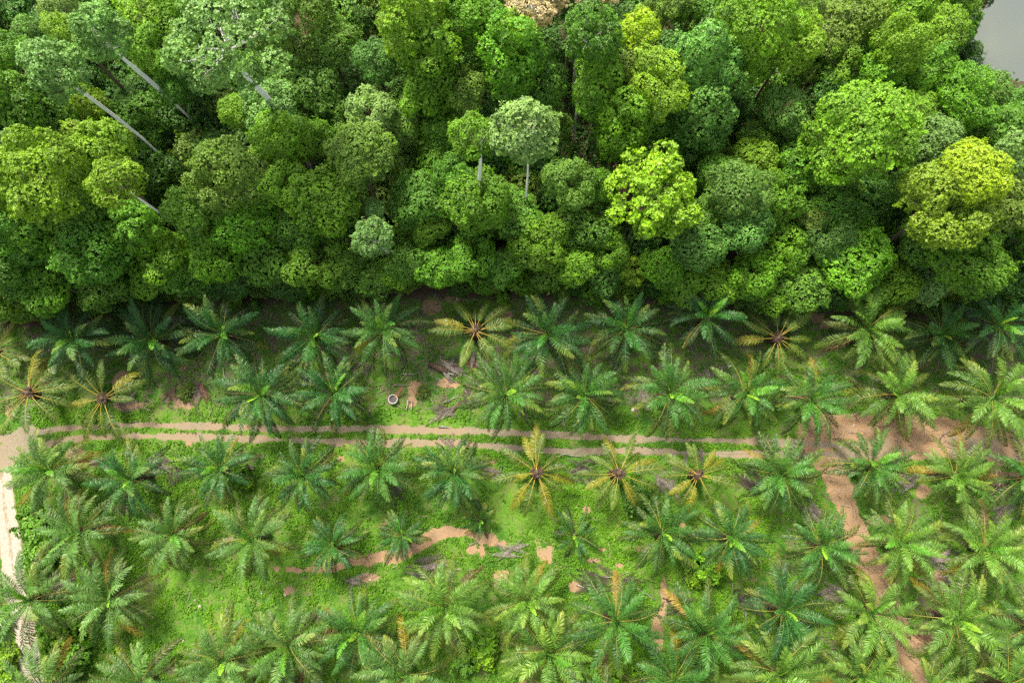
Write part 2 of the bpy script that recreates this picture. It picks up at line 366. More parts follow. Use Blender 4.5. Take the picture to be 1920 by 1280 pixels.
LV = [(x, y, -0.75) for x, y in (LAKE - LAKE.mean(0)) * 1.25 + LAKE.mean(0)]
lk = bpy.data.meshes.new('lake'); lk.from_pydata(LV, [], [list(range(len(LV)))]); lk.materials.append(water_mat())
lk_o = obj('lake', lk); lk_o['kind'] = 'structure'

# ------------------------------------------------------------------ foliage
def unit(v): return v / np.maximum(np.linalg.norm(v, axis=-1, keepdims=True), 1e-9)
def tufts_to_leaves(P, Nn, tint, rs, k=8, L=0.3, W=0.13, spread=(-0.25, 0.75), Ljit=0.35):
    n = len(P)
    P = np.repeat(P, k, 0); Nn = np.repeat(Nn, k, 0); tint = np.repeat(tint, k)
    a = unit(np.cross(Nn, rs.normal(size=(n * k, 3))))
    e = rs.uniform(*spread, size=(n * k, 1))
    d = unit(a * np.cos(e) + Nn * np.sin(e) - np.array([0, 0, 0.15]))
    s = unit(np.cross(d, Nn) + rs.normal(size=(n * k, 3)) * 0.35)
    s = unit(s - d * (s * d).sum(1, keepdims=True))
    l = L * (1 + rs.uniform(-Ljit, Ljit, size=(n * k, 1))); w = W * (1 + rs.uniform(-Ljit, Ljit, size=(n * k, 1)))
    p0 = P + d * l * 0.08
    q = np.stack([p0, p0 + d * l * 0.5 + s * w, p0 + d * l, p0 + d * l * 0.5 - s * w], 1)
    V = q.reshape(-1, 3); F = np.arange(len(V)).reshape(-1, 4)
    return V, F, np.repeat(tint, 4)

def crown_mesh(name, R0, asp, nl, lr, seed, leaf=0.30, wid=0.12, space=0.42, k=7, zmin=-0.45, inner=0.12, gap=0.0, flat=1.0, irr=1.0):
    """R0 radius, asp height ratio, nl lobes of radius lr*R0"""
    rs = np.random.RandomState(seed)
    # lobe centres spread over an uneven dome
    C = []; tries = 0
    hd = unit(rs.normal(size=(9, 3))); ha = rs.uniform(-.42, .34, 9) * irr        # the crown bulges here and falls back there
    while len(C) < nl and tries < 4000:
        tries += 1
        d = rs.normal(size=3); d /= np.linalg.norm(d)
        if d[2] < zmin: continue
        rr = (1 - lr * 0.85) * rs.uniform(0.72, 1.08) * (1 + float((ha * np.clip(hd @ d, 0, 1) ** 4).sum()))
        c = np.array([d[0], d[1], d[2] * asp]) * rr * R0
        if all(np.linalg.norm(c - q) > lr * R0 * 0.75 for q, _ in C): C.append((c, lr * R0 * rs.uniform(0.55, 1.0) ** 1.0 * 1.45 if rs.rand() < .8 else lr * R0 * .5))
    if nl < 20: C.append((np.array([0, 0, 0.1 * R0]), R0 * 0.6))
    P = []; Nn = []; T = []
    cen = np.array([c for c, _ in C]); rad = np.array([r for _, r in C])
    for i, (c, r) in enumerate(C):
        n = int(4 * math.pi * r * r / (space * space))
        d = unit(rs.normal(size=(n, 3)))
        # lumpy lobe
        b = np.zeros(n)
        bd = unit(rs.normal(size=(9, 3)))
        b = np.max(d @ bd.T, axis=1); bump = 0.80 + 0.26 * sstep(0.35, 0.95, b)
        p = c + d * r * np.array([1, 1, flat]) * bump[:, None] * (rs.uniform(0.90, 1.07, size=(n, 1)) + 0.14 * (rs.rand(n, 1) > .93))
        keep = np.ones(n, bool)
        for j in range(len(C)):
            if j != i: keep &= np.linalg.norm((p - cen[j]), axis=1) > rad[j] * 0.86
        outw = unit(p - np.array([0, 0, -0.35 * R0]))
        keep &= (d * outw).sum(1) > -0.25
        keep &= d[:, 2] > -0.75
        if gap > 0: keep &= rs.rand(n) > gap
        p = p[keep]; dd = d[keep]
        lobe_t = rs.uniform(-0.34, 0.34)
        P.append(p); Nn.append(unit(dd * 1.0 + rs.normal(size=dd.shape) * 0.28 + np.array([0, 0, 0.25])))
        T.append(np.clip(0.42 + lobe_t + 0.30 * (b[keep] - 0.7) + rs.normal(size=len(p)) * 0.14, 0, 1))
    P = np.concatenate(P); Nn = np.concatenate(Nn); T = np.concatenate(T)
    # leafy sprays that stick out of the outline
    ns = 2 + int(26 * irr * (R0 / 3.8) ** 2); js = rs.randint(0, len(P), ns); od = unit(unit(P[js] + np.array([0, 0, .3 * R0])) + rs.normal(size=(ns, 3)) * .35)
    sp = [P[js] + od * q + rs.normal(size=(ns, 3)) * .10 for q in (.15, .32, .5, .68) for _ in range(3)]
    P = np.concatenate([P] + sp); Nn = np.concatenate([Nn] + [od] * 12); T = np.concatenate([T] + [np.clip(T[js] + .15, 0, 1)] * 12)
    ni = int(len(P) * inner)
    ii = rs.randint(0, len(P), ni)
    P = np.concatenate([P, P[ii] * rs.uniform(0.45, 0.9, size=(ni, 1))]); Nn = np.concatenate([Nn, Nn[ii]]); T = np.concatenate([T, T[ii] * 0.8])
    V, F, t = tufts_to_leaves(P, Nn, T, rs, k, leaf, wid)
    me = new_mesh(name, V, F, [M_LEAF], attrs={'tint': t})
    # limbs reaching into the lobes
    mb = MB()
    for c, r in C[:18 if nl > 18 else nl]:
        c = Vector(c); st = Vector((0, 0, -asp * R0 * 0.75))
        mid = st.lerp(c, 0.45) + Vector((rs.uniform(-.1, .1) * R0, rs.uniform(-.1, .1) * R0, -0.08 * R0))
        mb.tube([st, mid, st.lerp(c, 0.85)], [0.022 * R0 + .03, 0.014 * R0 + .015, 0.012], 5)
        for q in range(2):
            e = c + Vector(unit(rs.normal(size=3))) * r * 0.85
            mb.tube([mid.lerp(c, 0.5), mid.lerp(e, 0.75), e], [0.01 * R0 + .01, 0.02, 0.008], 4)
    return me, mb

def branch_mesh(name, mb, m): return mb.mesh(name, [m])

KINDS = {}
def add_kind(key, n, **kw):
    for i in range(n):
        me, mb = crown_mesh('crown', seed=hash_(key) + i * 17, **kw)
        KINDS.setdefault(key, []).append((me, branch_mesh('branches', mb, M_BARK if key in ('open', 'emergent') else M_BARKD), kw['R0']))
def hash_(s): return sum(ord(c) * (i + 3) for i, c in enumerate(s)) % 9000
# cauliflower crowns of many clumps (three sizes), fine round domes, open crowns, low bushes
add_kind('lobed_s', 4, R0=2.6, asp=0.95, nl=24, lr=0.33, leaf=0.17, wid=0.063, space=0.245)
add_kind('lobed_m', 9, R0=3.8, asp=1.0, nl=44, lr=0.26, leaf=0.175, wid=0.065, space=0.255)
add_kind('lobed_l', 5, R0=5.2, asp=0.95, nl=75, lr=0.21, leaf=0.185, wid=0.070, space=0.275)
add_kind('fine_m', 3, irr=.2, R0=3.4, asp=0.85, nl=60, lr=0.20, leaf=0.18, wid=0.065, space=0.26, k=7)
add_kind('tuft_m', 3, irr=.45, R0=3.6, asp=0.9, nl=66, lr=0.165, gap=.06, leaf=0.22, wid=0.09, space=0.27, k=7, inner=0.05)
add_kind('open', 3, R0=5.0, asp=0.55, nl=48, lr=0.20, leaf=0.22, wid=0.085, space=0.31, gap=0.12, zmin=-0.2, inner=0.04)
add_kind('emergent', 3, irr=.8, R0=4.2, asp=0.85, nl=42, lr=0.24, leaf=0.22, wid=0.085, space=0.30, gap=0.04, inner=0.08)
add_kind('tall', 5, R0=3.6, asp=1.75, nl=80, lr=0.24, leaf=0.175, wid=0.066, space=0.26, zmin=-0.9)

def trunk_mesh(r0, r1, wob, seed, m):
    rs = random.Random(seed); pts = []; rad = []
    ax, ay = rs.uniform(-1, 1), rs.uniform(-1, 1)
    for i in range(9):
        t = i / 8; pts.append((wob * ax * math.sin(t * 3.1) , wob * ay * math.sin(t * 4.4), t)); rad.append((r0 + (r1 - r0) * t) * (1.25 if i == 0 else 1))
    # height is scaled later, so only the sides matter
    mb = MB(); mb.tube(pts, rad, 8); return mb.mesh('trunk', [m])
TRUNK_PALE = [trunk_mesh(0.145, 0.06, 0.8, s, M_BARK) for s in range(4)]
TRUNK_DARK = [trunk_mesh(0.26, 0.15, 0.3, s, M_BARKD) for s in range(4)]

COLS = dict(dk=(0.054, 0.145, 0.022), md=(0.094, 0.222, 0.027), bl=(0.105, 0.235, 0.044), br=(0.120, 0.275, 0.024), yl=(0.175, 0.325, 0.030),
            ol=(0.125, 0.225, 0.034), pl=(0.185, 0.320, 0.085), be=(0.42, 0.36, 0.20), li=(0.180, 0.345, 0.028), ye=(0.245, 0.40, 0.030), rd=(0.15, 0.085, 0.04), go=(0.190, 0.320, 0.030))
CNAME = dict(dk='dark green', md='mid green', bl='bluish green', br='bright green', yl='yellow-green', ol='olive green', pl='pale green', be='dry beige', li='lime green', ye='bright yellow', rd='reddish brown', go='golden green')

# crown centre in the photo (x, y), radius in photo pixels, colour, shape, height of crown centre, own label
T = [
 (105,128,60,'pl','fine_m',27,'smooth round grey-green crown on the longest bare leaning white trunk'),
 (195,62,62,'pl','emergent',25,'pale tall tree with two short white trunk pieces showing beside its crown'),
 (415,70,98,'pl','open',27,'large open pale crown with white branches showing and long bare trunk'),
 (220,343,54,'li','fine_m',22,'small smooth lime green ball crown on a bent bare trunk'),
 (985,243,68,'pl','emergent',26,'tall pale green tree with straight white trunk standing over a dark gap'),
 (890,252,42,'br','emergent',23,'slim bright tree with thin white trunk beside the tall straight-trunked tree'),
 (1222,365,82,'li','tuft_m',15,'vivid lime tree of separate leafy tufts with dark gaps between'),
 (1830,322,60,'ye','lobed_m',20,'brightest yellow crown in the forest'),
 (1765,385,72,'go','lobed_m',17,'golden green spreading crown just below the brightest yellow crown'),
 (1000,2,55,'be','open',20,'dry beige tree without green leaves at the top of the forest'),
 (1115,-12,40,'be','open',19,'second dry beige crown beside a rounded green tree'),
 (1070,66,22,'be','lobed_s',17,'small tuft of beige dead leaves between two green crowns'),
 (1112,62,56,'md','emergent',22,'rounded glossy green crown below the dry beige trees'),
 (1192,60,38,'ye','lobed_m',19,'narrow yellow crown touching the rounded glossy green crown'),
 (965,60,36,'ye','lobed_s',20,'small crown with yellow top in the middle of green trees'),
 (1600,262,98,'yl','lobed_l',17,'broad yellow-green dome crown of many cauliflower clumps'),
 (1455,152,20,'rd','lobed_s',9,'reddish brown dead foliage in a dark forest gap'),
 (1740,548,32,'pl','lobed_s',5,'small pale flowering tree at the forest edge behind the palms'),
 (700,445,44,'pl','emergent',14,'isolated feathery pale grey-green tree near the forest edge'),
 (702,388,20,'pl','lobed_s',12,'tiny pale crown just behind the feathery grey-green tree'),
 (255,420,46,'br','tuft_m',13,'bright tufted tree under the lime ball crown'),
 (1775,48,39,'yl','lobed_m',15,'neat rounded yellow-green crown nearest the lake'),
 (1430,55,78,'yl','lobed_l',20,None),(1485,80,50,'go','lobed_m',19,None),(1352,48,36,'pl','lobed_s',17,None),(1393,122,50,'yl','lobed_m',16,None),
 (70,332,78,'yl','lobed_l',18,None),(0,350,60,'yl','lobed_m',17,None),(25,112,46,'md','lobed_m',18,None),(48,60,26,'bl','lobed_s',15,None),(50,10,48,'dk','lobed_m',15,None),(112,20,36,'pl','lobed_m',18,None),
 (128,58,34,'yl','lobed_m',20,None),(262,20,46,'yl','lobed_m',18,None),(318,20,40,'br','lobed_m',17,None),(300,92,48,'br','lobed_m',17,None),(330,150,48,'md','lobed_m',14,None),
 (60,215,62,'md','tall',15,None),(15,180,50,'br','tall',16,None),(165,198,32,'yl','lobed_s',11,None),(188,270,50,'yl','lobed_m',14,None),(150,258,36,'go','lobed_s',14,None),(258,262,38,'md','lobed_m',9,None),
 (270,175,40,'dk','lobed_m',8,None),(350,225,55,'dk','lobed_m',11,None),(395,190,48,'dk','lobed_m',12,None),(560,48,75,'ol','lobed_l',17,None),(620,90,45,'ol','lobed_m',16,None),(592,170,55,'bl','lobed_m',14,None),
 (505,205,48,'pl','lobed_m',15,None),(545,262,52,'br','lobed_m',15,None),(592,262,38,'br','lobed_m',14,None),(452,210,36,'yl','lobed_m',14,None),(430,275,42,'dk','lobed_m',12,None),(512,300,40,'ol','lobed_m',13,None),
 (778,45,66,'yl','tall',20,None),(805,115,62,'br','tall',18,None),(702,110,42,'bl','lobed_m',17,None),(800,195,46,'br','tall',14,None),(900,25,50,'br','lobed_m',20,None),(905,75,40,'md','lobed_m',18,None),
 (962,105,68,'br','tall',18,None),(1010,150,46,'md','lobed_m',15,None),(1230,155,60,'go','lobed_l',18,None),(1180,130,44,'ol','lobed_m',17,None),(1130,165,52,'br','tall',15,None),(1172,235,60,'br','tall',14,None),
 (868,160,40,'ol','lobed_m',16,None),(690,212,44,'pl','lobed_m',15,None),(752,222,38,'ol','lobed_m',14,None),(672,300,62,'ol','lobed_l',15,None),(830,245,42,'br','lobed_m',12,None),(818,300,36,'br','lobed_m',11,None),
 (1255,15,42,'ol','lobed_m',17,None),(650,140,46,'dk','lobed_m',13,None),(1305,150,62,'bl','tall',16,None),(1310,235,55,'bl','tall',14,None),(1240,260,40,'md','lobed_m',13,None),(1550,60,55,'ol','lobed_m',15,None),
 (1610,25,50,'ol','lobed_m',15,None),(1690,85,48,'yl','lobed_m',17,None),(1660,125,40,'br','lobed_m',15,None),(1700,15,40,'br','lobed_m',15,None),(1836,-14,28,'dk','lobed_m',11,None),(1803,62,24,'md','lobed_s',9,None),(1815,100,26,'dk','lobed_s',5,None),
 (1550,120,42,'br','lobed_m',13,None),(1740,135,50,'br','lobed_m',14,None),(1858,180,40,'bl','lobed_m',9,None),(1800,185,58,'br','lobed_l',14,None),(1925,192,44,'bl','lobed_m',9,None),(1470,210,48,'bl','lobed_m',14,None),
 (1565,172,36,'bl','lobed_m',12,None),(1412,300,44,'go','lobed_m',12,None),(1425,255,36,'md','lobed_m',11,None),(1380,270,30,'dk','lobed_s',10,None),(1715,205,36,'yl','lobed_m',14,None),(1735,262,44,'pl','lobed_m',13,None),(1825,245,50,'dk','lobed_m',11,None),
 (1880,235,48,'md','lobed_m',12,None),(1905,295,46,'pl','lobed_m',17,None),(1885,380,56,'ol','lobed_l',15,None),(1385,365,60,'bl','lobed_l',14,None),(1405,425,44,'bl','lobed_m',12,None),(1470,375,42,'br','lobed_m',11,None),
 (1545,400,52,'md','lobed_m',10,None),(1310,455,55,'bl','lobed_m',10,None),(1522,412,22,'ol','lobed_s',11,None),(1800,475,72,'br','lobed_l',11,None),(1720,450,46,'md','lobed_m',9,None),(1600,500,70,'br','lobed_l',8,None),
 (1620,400,50,'dk','lobed_m',10,None),(1470,480,48,'br','lobed_m',8,None),(1410,520,44,'br','lobed_m',7,None),(1500,540,46,'md','lobed_m',6,None),(1350,535,42,'br','lobed_m',6,None),(1555,445,36,'bl','lobed_m',10,None),
 (1885,460,48,'dk','lobed_m',9,None),(1905,520,45,'dk','lobed_m',7,None),(1830,545,38,'dk','lobed_m',6,None),(1680,540,42,'br','lobed_m',6,None),(1625,560,36,'md','lobed_m',5,None),(310,325,50,'dk','lobed_m',12,None),(150,395,52,'md','tall',14,None),(180,470,58,'md','tall',12,None),
 (110,455,55,'br','tall',12,None),(50,440,58,'md','tall',13,None),(20,510,55,'md','tall',11,None),(90,525,56,'br','lobed_l',9,None),(190,545,46,'md','lobed_m',8,None),(25,565,46,'br','lobed_m',7,None),
 (235,510,44,'dk','lobed_m',9,None),(425,335,72,'ol','lobed_l',15,None),(375,400,56,'md','lobed_m',13,None),(530,348,40,'yl','lobed_m',15,None),(600,375,66,'br','lobed_l',13,None),(555,425,48,'md','lobed_m',11,None),
 (465,430,58,'br','lobed_l',11,None),(505,490,55,'md','lobed_m',8,None),(405,485,55,'br','lobed_l',9,None),(300,480,50,'br','lobed_m',9,None),(345,525,44,'md','lobed_m',7,None),(275,530,40,'br','lobed_m',7,None),
 (590,500,52,'br','lobed_m',8,None),(650,510,44,'md','lobed_m',7,None),(640,450,40,'dk','lobed_m',9,None),(800,430,34,'br','lobed_m',9,None),(785,370,50,'md','lobed_m',11,None),(890,380,60,'br','lobed_l',12,None),(860,335,38,'md','lobed_m',12,None),
 (965,400,50,'md','lobed_m',9,None),(1010,470,50,'br','lobed_l',8,None),(880,495,44,'br','lobed_m',7,None),(820,505,44,'br','lobed_m',7,None),(765,500,40,'md','lobed_m',7,None),(940,505,38,'md','lobed_m',6,None),(740,520,36,'br','lobed_m',6,None),
 (1110,410,52,'md','lobed_m',8,None),(1140,480,36,'br','lobed_m',7,None),(1182,512,32,'yl','tuft_m',5,None),(1240,505,42,'br','lobed_m',7,None),(1065,345,44,'ol','lobed_m',12,None),(1120,345,40,'br','lobed_m',11,None),(1080,510,38,'br','lobed_m',6,None),
 (1275,530,40,'br','lobed_m',6,None),(830,400,36,'dk','lobed_m',9,None),(920,310,36,'dk','lobed_m',9,None),(740,310,40,'dk','lobed_m',10,None),(1330,400,36,'md','lobed_m',11,None),(1345,320,40,'md','lobed_m',12,None),(720,165,36,'dk','lobed_m',11,None),
 (1640,180,40,'br','lobed_m',12,None),(1500,310,46,'br','lobed_m',12,None),(1700,350,40,'md','lobed_m',11,None),(1560,320,44,'md','lobed_m',12,None),(450,140,40,'dk','lobed_m',10,None),(620,220,40,'md','lobed_m',12,None),(225,195,34,'dk','lobed_m',7,None),
 (0,240,50,'dk','tall',13,None),(100,280,40,'dk','lobed_m',11,None),(1430,165,36,'dk','lobed_m',9,None),(1365,200,36,'dk','lobed_m',10,None),(1500,20,44,'ol','lobed_m',16,None),(860,-15,50,'br','lobed_m',20,None),(650,-10,55,'dk','lobed_m',16,None),(700,30,44,'dk','lobed_m',15,None),
 (1310,-5,50,'md','lobed_m',17,None),(1790,-10,44,'br','lobed_m',14,None),(180,-10,44,'dk','lobed_m',16,None),(-30,90,50,'dk','lobed_m',16,None),(-40,440,60,'md','tall',12,None),(1965,430,60,'md','lobed_l',12,None),(1970,330,55,'pl','lobed_m',15,None),(1960,550,50,'dk','lobed_m',7,None),
 (-40,560,50,'md','lobed_m',8,None),(700,530,34,'md','lobed_m',6,None),(1025,530,30,'md','lobed_s',5,None),(1135,530,30,'dk','lobed_s',5,None),(1440,570,30,'br','lobed_s',5,None),(1560,560,32,'dk','lobed_s',5,None),(450,530,36,'dk','lobed_m',6,None),(400,545,28,'dk','lobed_s',5,None),(540,535,34,'dk','lobed_m',5,None),
]
tree_rows = []
for t in T:
    px, py, rp, c, k, hc, lab = t
    if hc <= 8 and py > 440: py -= 9
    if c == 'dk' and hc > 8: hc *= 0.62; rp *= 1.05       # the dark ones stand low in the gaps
    x, y, dep = at(px, py, hc)
    tree_rows.append([x, y, hc, rp * dep / FPX, c, k, lab, px, py])

# understory: smaller trees wherever the tall crowns leave the floor open
rs = np.random.RandomState(11)
under = []
for gy_ in np.arange(20, 66, 4.3):
    for gx_ in np.arange(-76, 78, 4.3):
        x = gx_ + rs.uniform(-1.3, 1.3); y = gy_ + rs.uniform(-1.3, 1.3)
        if y < edge_y(x) + 1.3: continue
        if in_lake(np.array([x]), np.array([y]))[0] or dist_line(np.array([x]), np.array([y]), np.vstack([LAKE, LAKE[:1]]))[0] < 3.0: continue
        h = min(2.4 + (y - edge_y(x)) * 0.36, 9.0) * rs.uniform(0.75, 1.2)
        if pix(x, y, h)[0] > 1800 and pix(x, y, h)[1] < 150: continue
        # its pixel: skip if wholly behind a taller crown
        qx, qy = pix(x, y, h)
        if qx < -90 or qx > 2010 or qy < -90: continue
        hid = False
        for tr in tree_rows:
            rp = tr[3] * FPX / 70
            if tr[2] > h + 2 and math.hypot(qx - tr[7], qy - tr[8]) < rp * 0.62: hid = True; break
        if hid: continue
        under.append([x, y, h, rs.uniform(2.2, 3.0), rs.choice(['dk', 'dk', 'md', 'md', 'ol']), 'lobed_s', None, qx, qy])
for k_ in range(64):                                   # low thicket that closes the forest's foot
    x = -72 + k_ * 2.28 + rs.uniform(-.8, .8); y = float(edge_y(x)) + rs.uniform(-.2, 1.4); h = rs.uniform(1.2, 2.3)
    under.append([x, y, h, rs.uniform(1.3, 2.2), rs.choice(['md', 'br', 'dk', 'br', 'ol']), 'lobed_s', None, *pix(x, y, h)])
print('big trees', len(tree_rows), 'understory', len(under))

used_labels = {}
ORD = 'first second third fourth fifth sixth seventh eighth ninth tenth eleventh twelfth thirteenth fourteenth fifteenth sixteenth seventeenth eighteenth nineteenth twentieth'.split()
def ordw(n):
    if n <= 20: return ORD[n - 1]
    tens = {2: 'twenty', 3: 'thirty', 4: 'forty', 5: 'fifty', 6: 'sixty'}[n // 10]
    return tens + '-' + ORD[n % 10 - 1] if n % 10 else tens.replace('y', 'ieth')
def uniq(lab):
    assert lab not in used_labels, lab
    used_labels[lab] = 1; return lab
# ranks behind the forest edge, by where the crown is seen
BANDS = [(490, 'front'), (420, 'second'), (340, 'third'), (260, 'fourth'), (180, 'fifth'), (100, 'sixth'), (-999, 'deepest')]   # belts counted from the palms
SHP = dict(lobed_s='small', lobed_m='clumpy', lobed_l='broad clumpy', fine_m='smooth round', tuft_m='tufted', open='open', emergent='tall', tall='tall narrow')
def bandof(py):
    for i, (lim, s) in enumerate(BANDS):
        if py >= lim: return i, s
def label_trees(rows, noun):
    byk = {}
    for r in rows:
        if r[6]: continue
        byk.setdefault((bandof(r[8])[0], r[4]), []).append(r)
    for (b, c), lst in byk.items():
        lst.sort(key=lambda r: r[7])
        for i, r in enumerate(lst):
            sh = SHP[r[5]]
            if noun == 'tree': r[6] = f"{sh} {CNAME[c]} tree, {ordw(i + 1)} of its colour from road side, {BANDS[b][1]} belt behind palms"
            else: r[6] = f"low {CNAME[c]} tree in canopy gap, {ordw(i + 1)} such from road side, {BANDS[b][1]} forest belt"
label_trees(tree_rows, 'tree'); label_trees(under, 'understory tree')

def place_tree(r, i, group, name='forest_tree'):
    x, y, hc, rad, c, k, lab, px, py = r
    me, br, R0 = KINDS[k][i % len(KINDS[k])]
    s = rad / R0 * 1.04
    root = thing(name, uniq(lab), 'tree', (x, y, float(ground_z(x, y)) - 0.1), (0, 0, 0), group)
    base = np.array(COLS[c]); j = rnd.uniform(0.86, 1.16)
    col = [max(0, base[0] * j * rnd.uniform(.88, 1.12)), base[1] * j, base[2] * j]
    rz = rnd.uniform(0, 6.28); sc = (s * rnd.uniform(.88, 1.12), s * rnd.uniform(.88, 1.12), s * rnd.uniform(.9, 1.12))
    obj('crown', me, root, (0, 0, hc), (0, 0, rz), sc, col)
    obj('branches', br, root, (0, 0, hc), (0, 0, rz), sc)
    pale = k in ('open', 'emergent', 'fine_m')
    tm = (TRUNK_PALE if pale else TRUNK_DARK)[i % 4]
    w = 1.0 if pale else 0.9
    tilt = 0
    obj('trunk', tm, root, (0, 0, -0.2), (0, 0, rnd.uniform(0, 6.28)), (w, w, hc - 0.35 * rad + 0.2))
for i, r in enumerate(tree_rows): place_tree(r, i, 'tropical forest trees')
for i, r in enumerate(under): place_tree(r, i, 'understory trees in the forest gaps', 'understory_tree')

# ------------------------------------------------------------------ oil palms
def frond_mesh(L, th0, bend, ll, seed, mats, n=66, w=0.052, start=0.17, droop=0.25, ragged=0.18, side=0.0, tip=0.3):
    rs = np.random.RandomState(seed)
    S = np.linspace(0, 1, 25); th = th0 + bend * S ** 1.45
    x = np.concatenate([[0], np.cumsum(np.sin((th[1:] + th[:-1]) / 2) * L / 24)]); z = np.concatenate([[0], np.cumsum(np.cos((th[1:] + th[:-1]) / 2) * L / 24)])
    yy = side * S ** 2 * L
    mb = MB()
    ii = [0, 2, 4, 8, 12, 16, 20, 24]
    mb.tube([(x[i], yy[i], z[i]) for i in ii], [0.09, 0.052, 0.042, 0.034, 0.027, 0.020, 0.014, 0.006], 5, 1)
    V = list(mb.V); F = list(mb.F); M = list(mb.M); tint = [0.5] * len(V); tips = [0.0] * len(V)
    s = np.repeat(np.linspace(start, 0.995, n), 2) + rs.uniform(-.004, .004, 2 * n); s = np.clip(s, 0, 1)
    sg = np.tile([1, -1], n)
    px = np.interp(s, S, x); py = np.interp(s, S, yy); pz = np.interp(s, S, z); t_ = np.interp(s, S, th)
    Tn = np.stack([np.sin(t_), 2 * side * s, np.cos(t_)], 1); Tn = unit(Tn)
    Y = np.tile([0, 1.0, 0], (2 * n, 1)); Nn = unit(np.cross(Tn, Y)); Nn[Nn[:, 2] < 0] *= -1
    u = (s - start) / (1 - start)
    length = ll * (0.30 + 0.75 * np.sin(np.pi * (0.12 + 0.80 * u) )) * rs.uniform(0.85, 1.1, 2 * n)
    length *= np.where(u > .93, .8, 1)
    a = np.interp(u, [0, 0.5, 1], [1.30, 1.02, 0.45]) + rs.normal(size=2 * n) * 0.07
    up = rs.choice([-0.35, 0.0, 0.3], 2 * n) * ragged * 4 + rs.normal(size=2 * n) * ragged * .5
    d = Tn * np.cos(a)[:, None] + (Y * sg[:, None]) * (np.sin(a) * np.cos(up))[:, None] + Nn * (np.sin(a) * np.sin(up))[:, None]
    d = unit(d); d2 = unit(d + np.array([0, 0, -1.0]) * (droop * 2 + rs.uniform(0, .35, 2 * n))[:, None])
    P = np.stack([px, py, pz], 1)
    wv = unit(np.cross(d, Nn) + rs.normal(size=(2 * n, 3)) * 0.25) * w * (0.6 + 0.5 * np.sin(np.pi * np.clip(u, 0, 1)))[:, None]
    m1 = P + d * (length * 0.5)[:, None]; e = m1 + d2 * (length * 0.5)[:, None]
    tt = np.clip(0.35 + rs.normal(size=2 * n) * 0.18, 0, 1)
    for i in range(2 * n):
        b = len(V)
        V += [tuple(P[i] - wv[i] * .35), tuple(P[i] + wv[i] * .35), tuple(m1[i] + wv[i]), tuple(m1[i] - wv[i]), tuple(e[i] + wv[i] * .2), tuple(e[i] - wv[i] * .2)]
        F += [(b, b + 1, b + 2, b + 3), (b + 3, b + 2, b + 4, b + 5)]; M += [0, 0]
        tp = min(1, tt[i] + 0.3)
        tint += [tt[i], tt[i], tt[i], tt[i], tp, tp]; q = tip * max(0, u[i] - .35) / .65; tips += [q * .5, q * .5, q, q, min(1, q * 1.3), min(1, q * 1.3)]
    return new_mesh('frond', V, F, mats, M, attrs={'tint': tint, 'tip': tips})

NB = 8
FR = [[frond_mesh(3.3 + 1.7 * min(1, (b + 1) / 4), R(12 + b * 9.2 + (v - 1) * 3), R(54 + b * 3.5 + (v - 1) * 9 - (12 if b > 5 else 0)), 0.69 if b > 0 else 0.52, 100 + b * 10 + v, [M_FROND, M_RACHISG if b < 5 else M_RACHIS], n=46, w=0.040, start=.12 + .026 * b, ragged=.24, tip=(0, .5, 1)[v], droop=0.14 + 0.045 * b, side=(-0.16, 0.03, 0.17)[v]) for v in range(3)] for b in range(NB)]
FRY = [frond_mesh(5.0, R(66 + 6 * v), R(34 + 4 * v), 0.80, 300 + v, [M_FROND, M_RACHISO], n=56, w=0.044, start=0.27, droop=0.2, side=(-.07, 0, .06, .02)[v]) for v in range(4)]
FRSP = frond_mesh(2.3, R(6), R(14), 0.34, 400, [M_FROND, M_RACHISG], n=46, w=0.04, start=0.05, droop=0.02, ragged=.05)
def frond_color(age, pal):
    """age 0 young .. 1 old"""
    y = np.array(pal[0]); m = np.array(pal[1]); o = np.array(pal[2])
    c = y + (m - y) * min(1, age * 2.2) if age < 0.45 else m + (o - m) * (age - 0.45) / 0.55
    return c * rnd.uniform(0.85, 1.18)
PAL = dict(
    deep=((0.032, 0.125, 0.022), (0.018, 0.070, 0.017), (0.024, 0.045, 0.010)),
    fresh=((0.052, 0.165, 0.024), (0.031, 0.096, 0.018), (0.034, 0.056, 0.011)),
    sunny=((0.120, 0.250, 0.032), (0.064, 0.142, 0.023), (0.064, 0.080, 0.014)),
    pale=((0.100, 0.210, 0.045), (0.050, 0.118, 0.024), (0.060, 0.068, 0.015)))

def palm_trunk(h, seed):
    rs_ = random.Random(seed); mb = MB()
    mb.tube([(0, 0, -0.4), (0, 0, h * .3), (0, 0, h * .75), (0, 0, h - .15), (0, 0, h + .12)], [0.42, 0.33, 0.34, 0.36, 0.14], 10)
    k = 0                                              # cut frond bases spiralling up the stem
    z = 0.2
    while z < h + 0.05:
        a = k * 2.4; r = 0.34
        p = Vector((math.cos(a) * r, math.sin(a) * r, z)); q = p + Vector((math.cos(a) * .22, math.sin(a) * .22, .26 + rs_.uniform(0, .1)))
        mb.tube([p - Vector((math.cos(a), math.sin(a), 0)) * .1, q], [0.10, 0.055], 5)
        z += 0.085; k += 1
    return mb.mesh('trunk', [M_PALMBARK], smooth=False)
PT = [(3.4, palm_trunk(3.4, 1)), (4.2, palm_trunk(4.2, 2)), (5.0, palm_trunk(5.0, 3)), (1.2, palm_trunk(1.2, 4))]

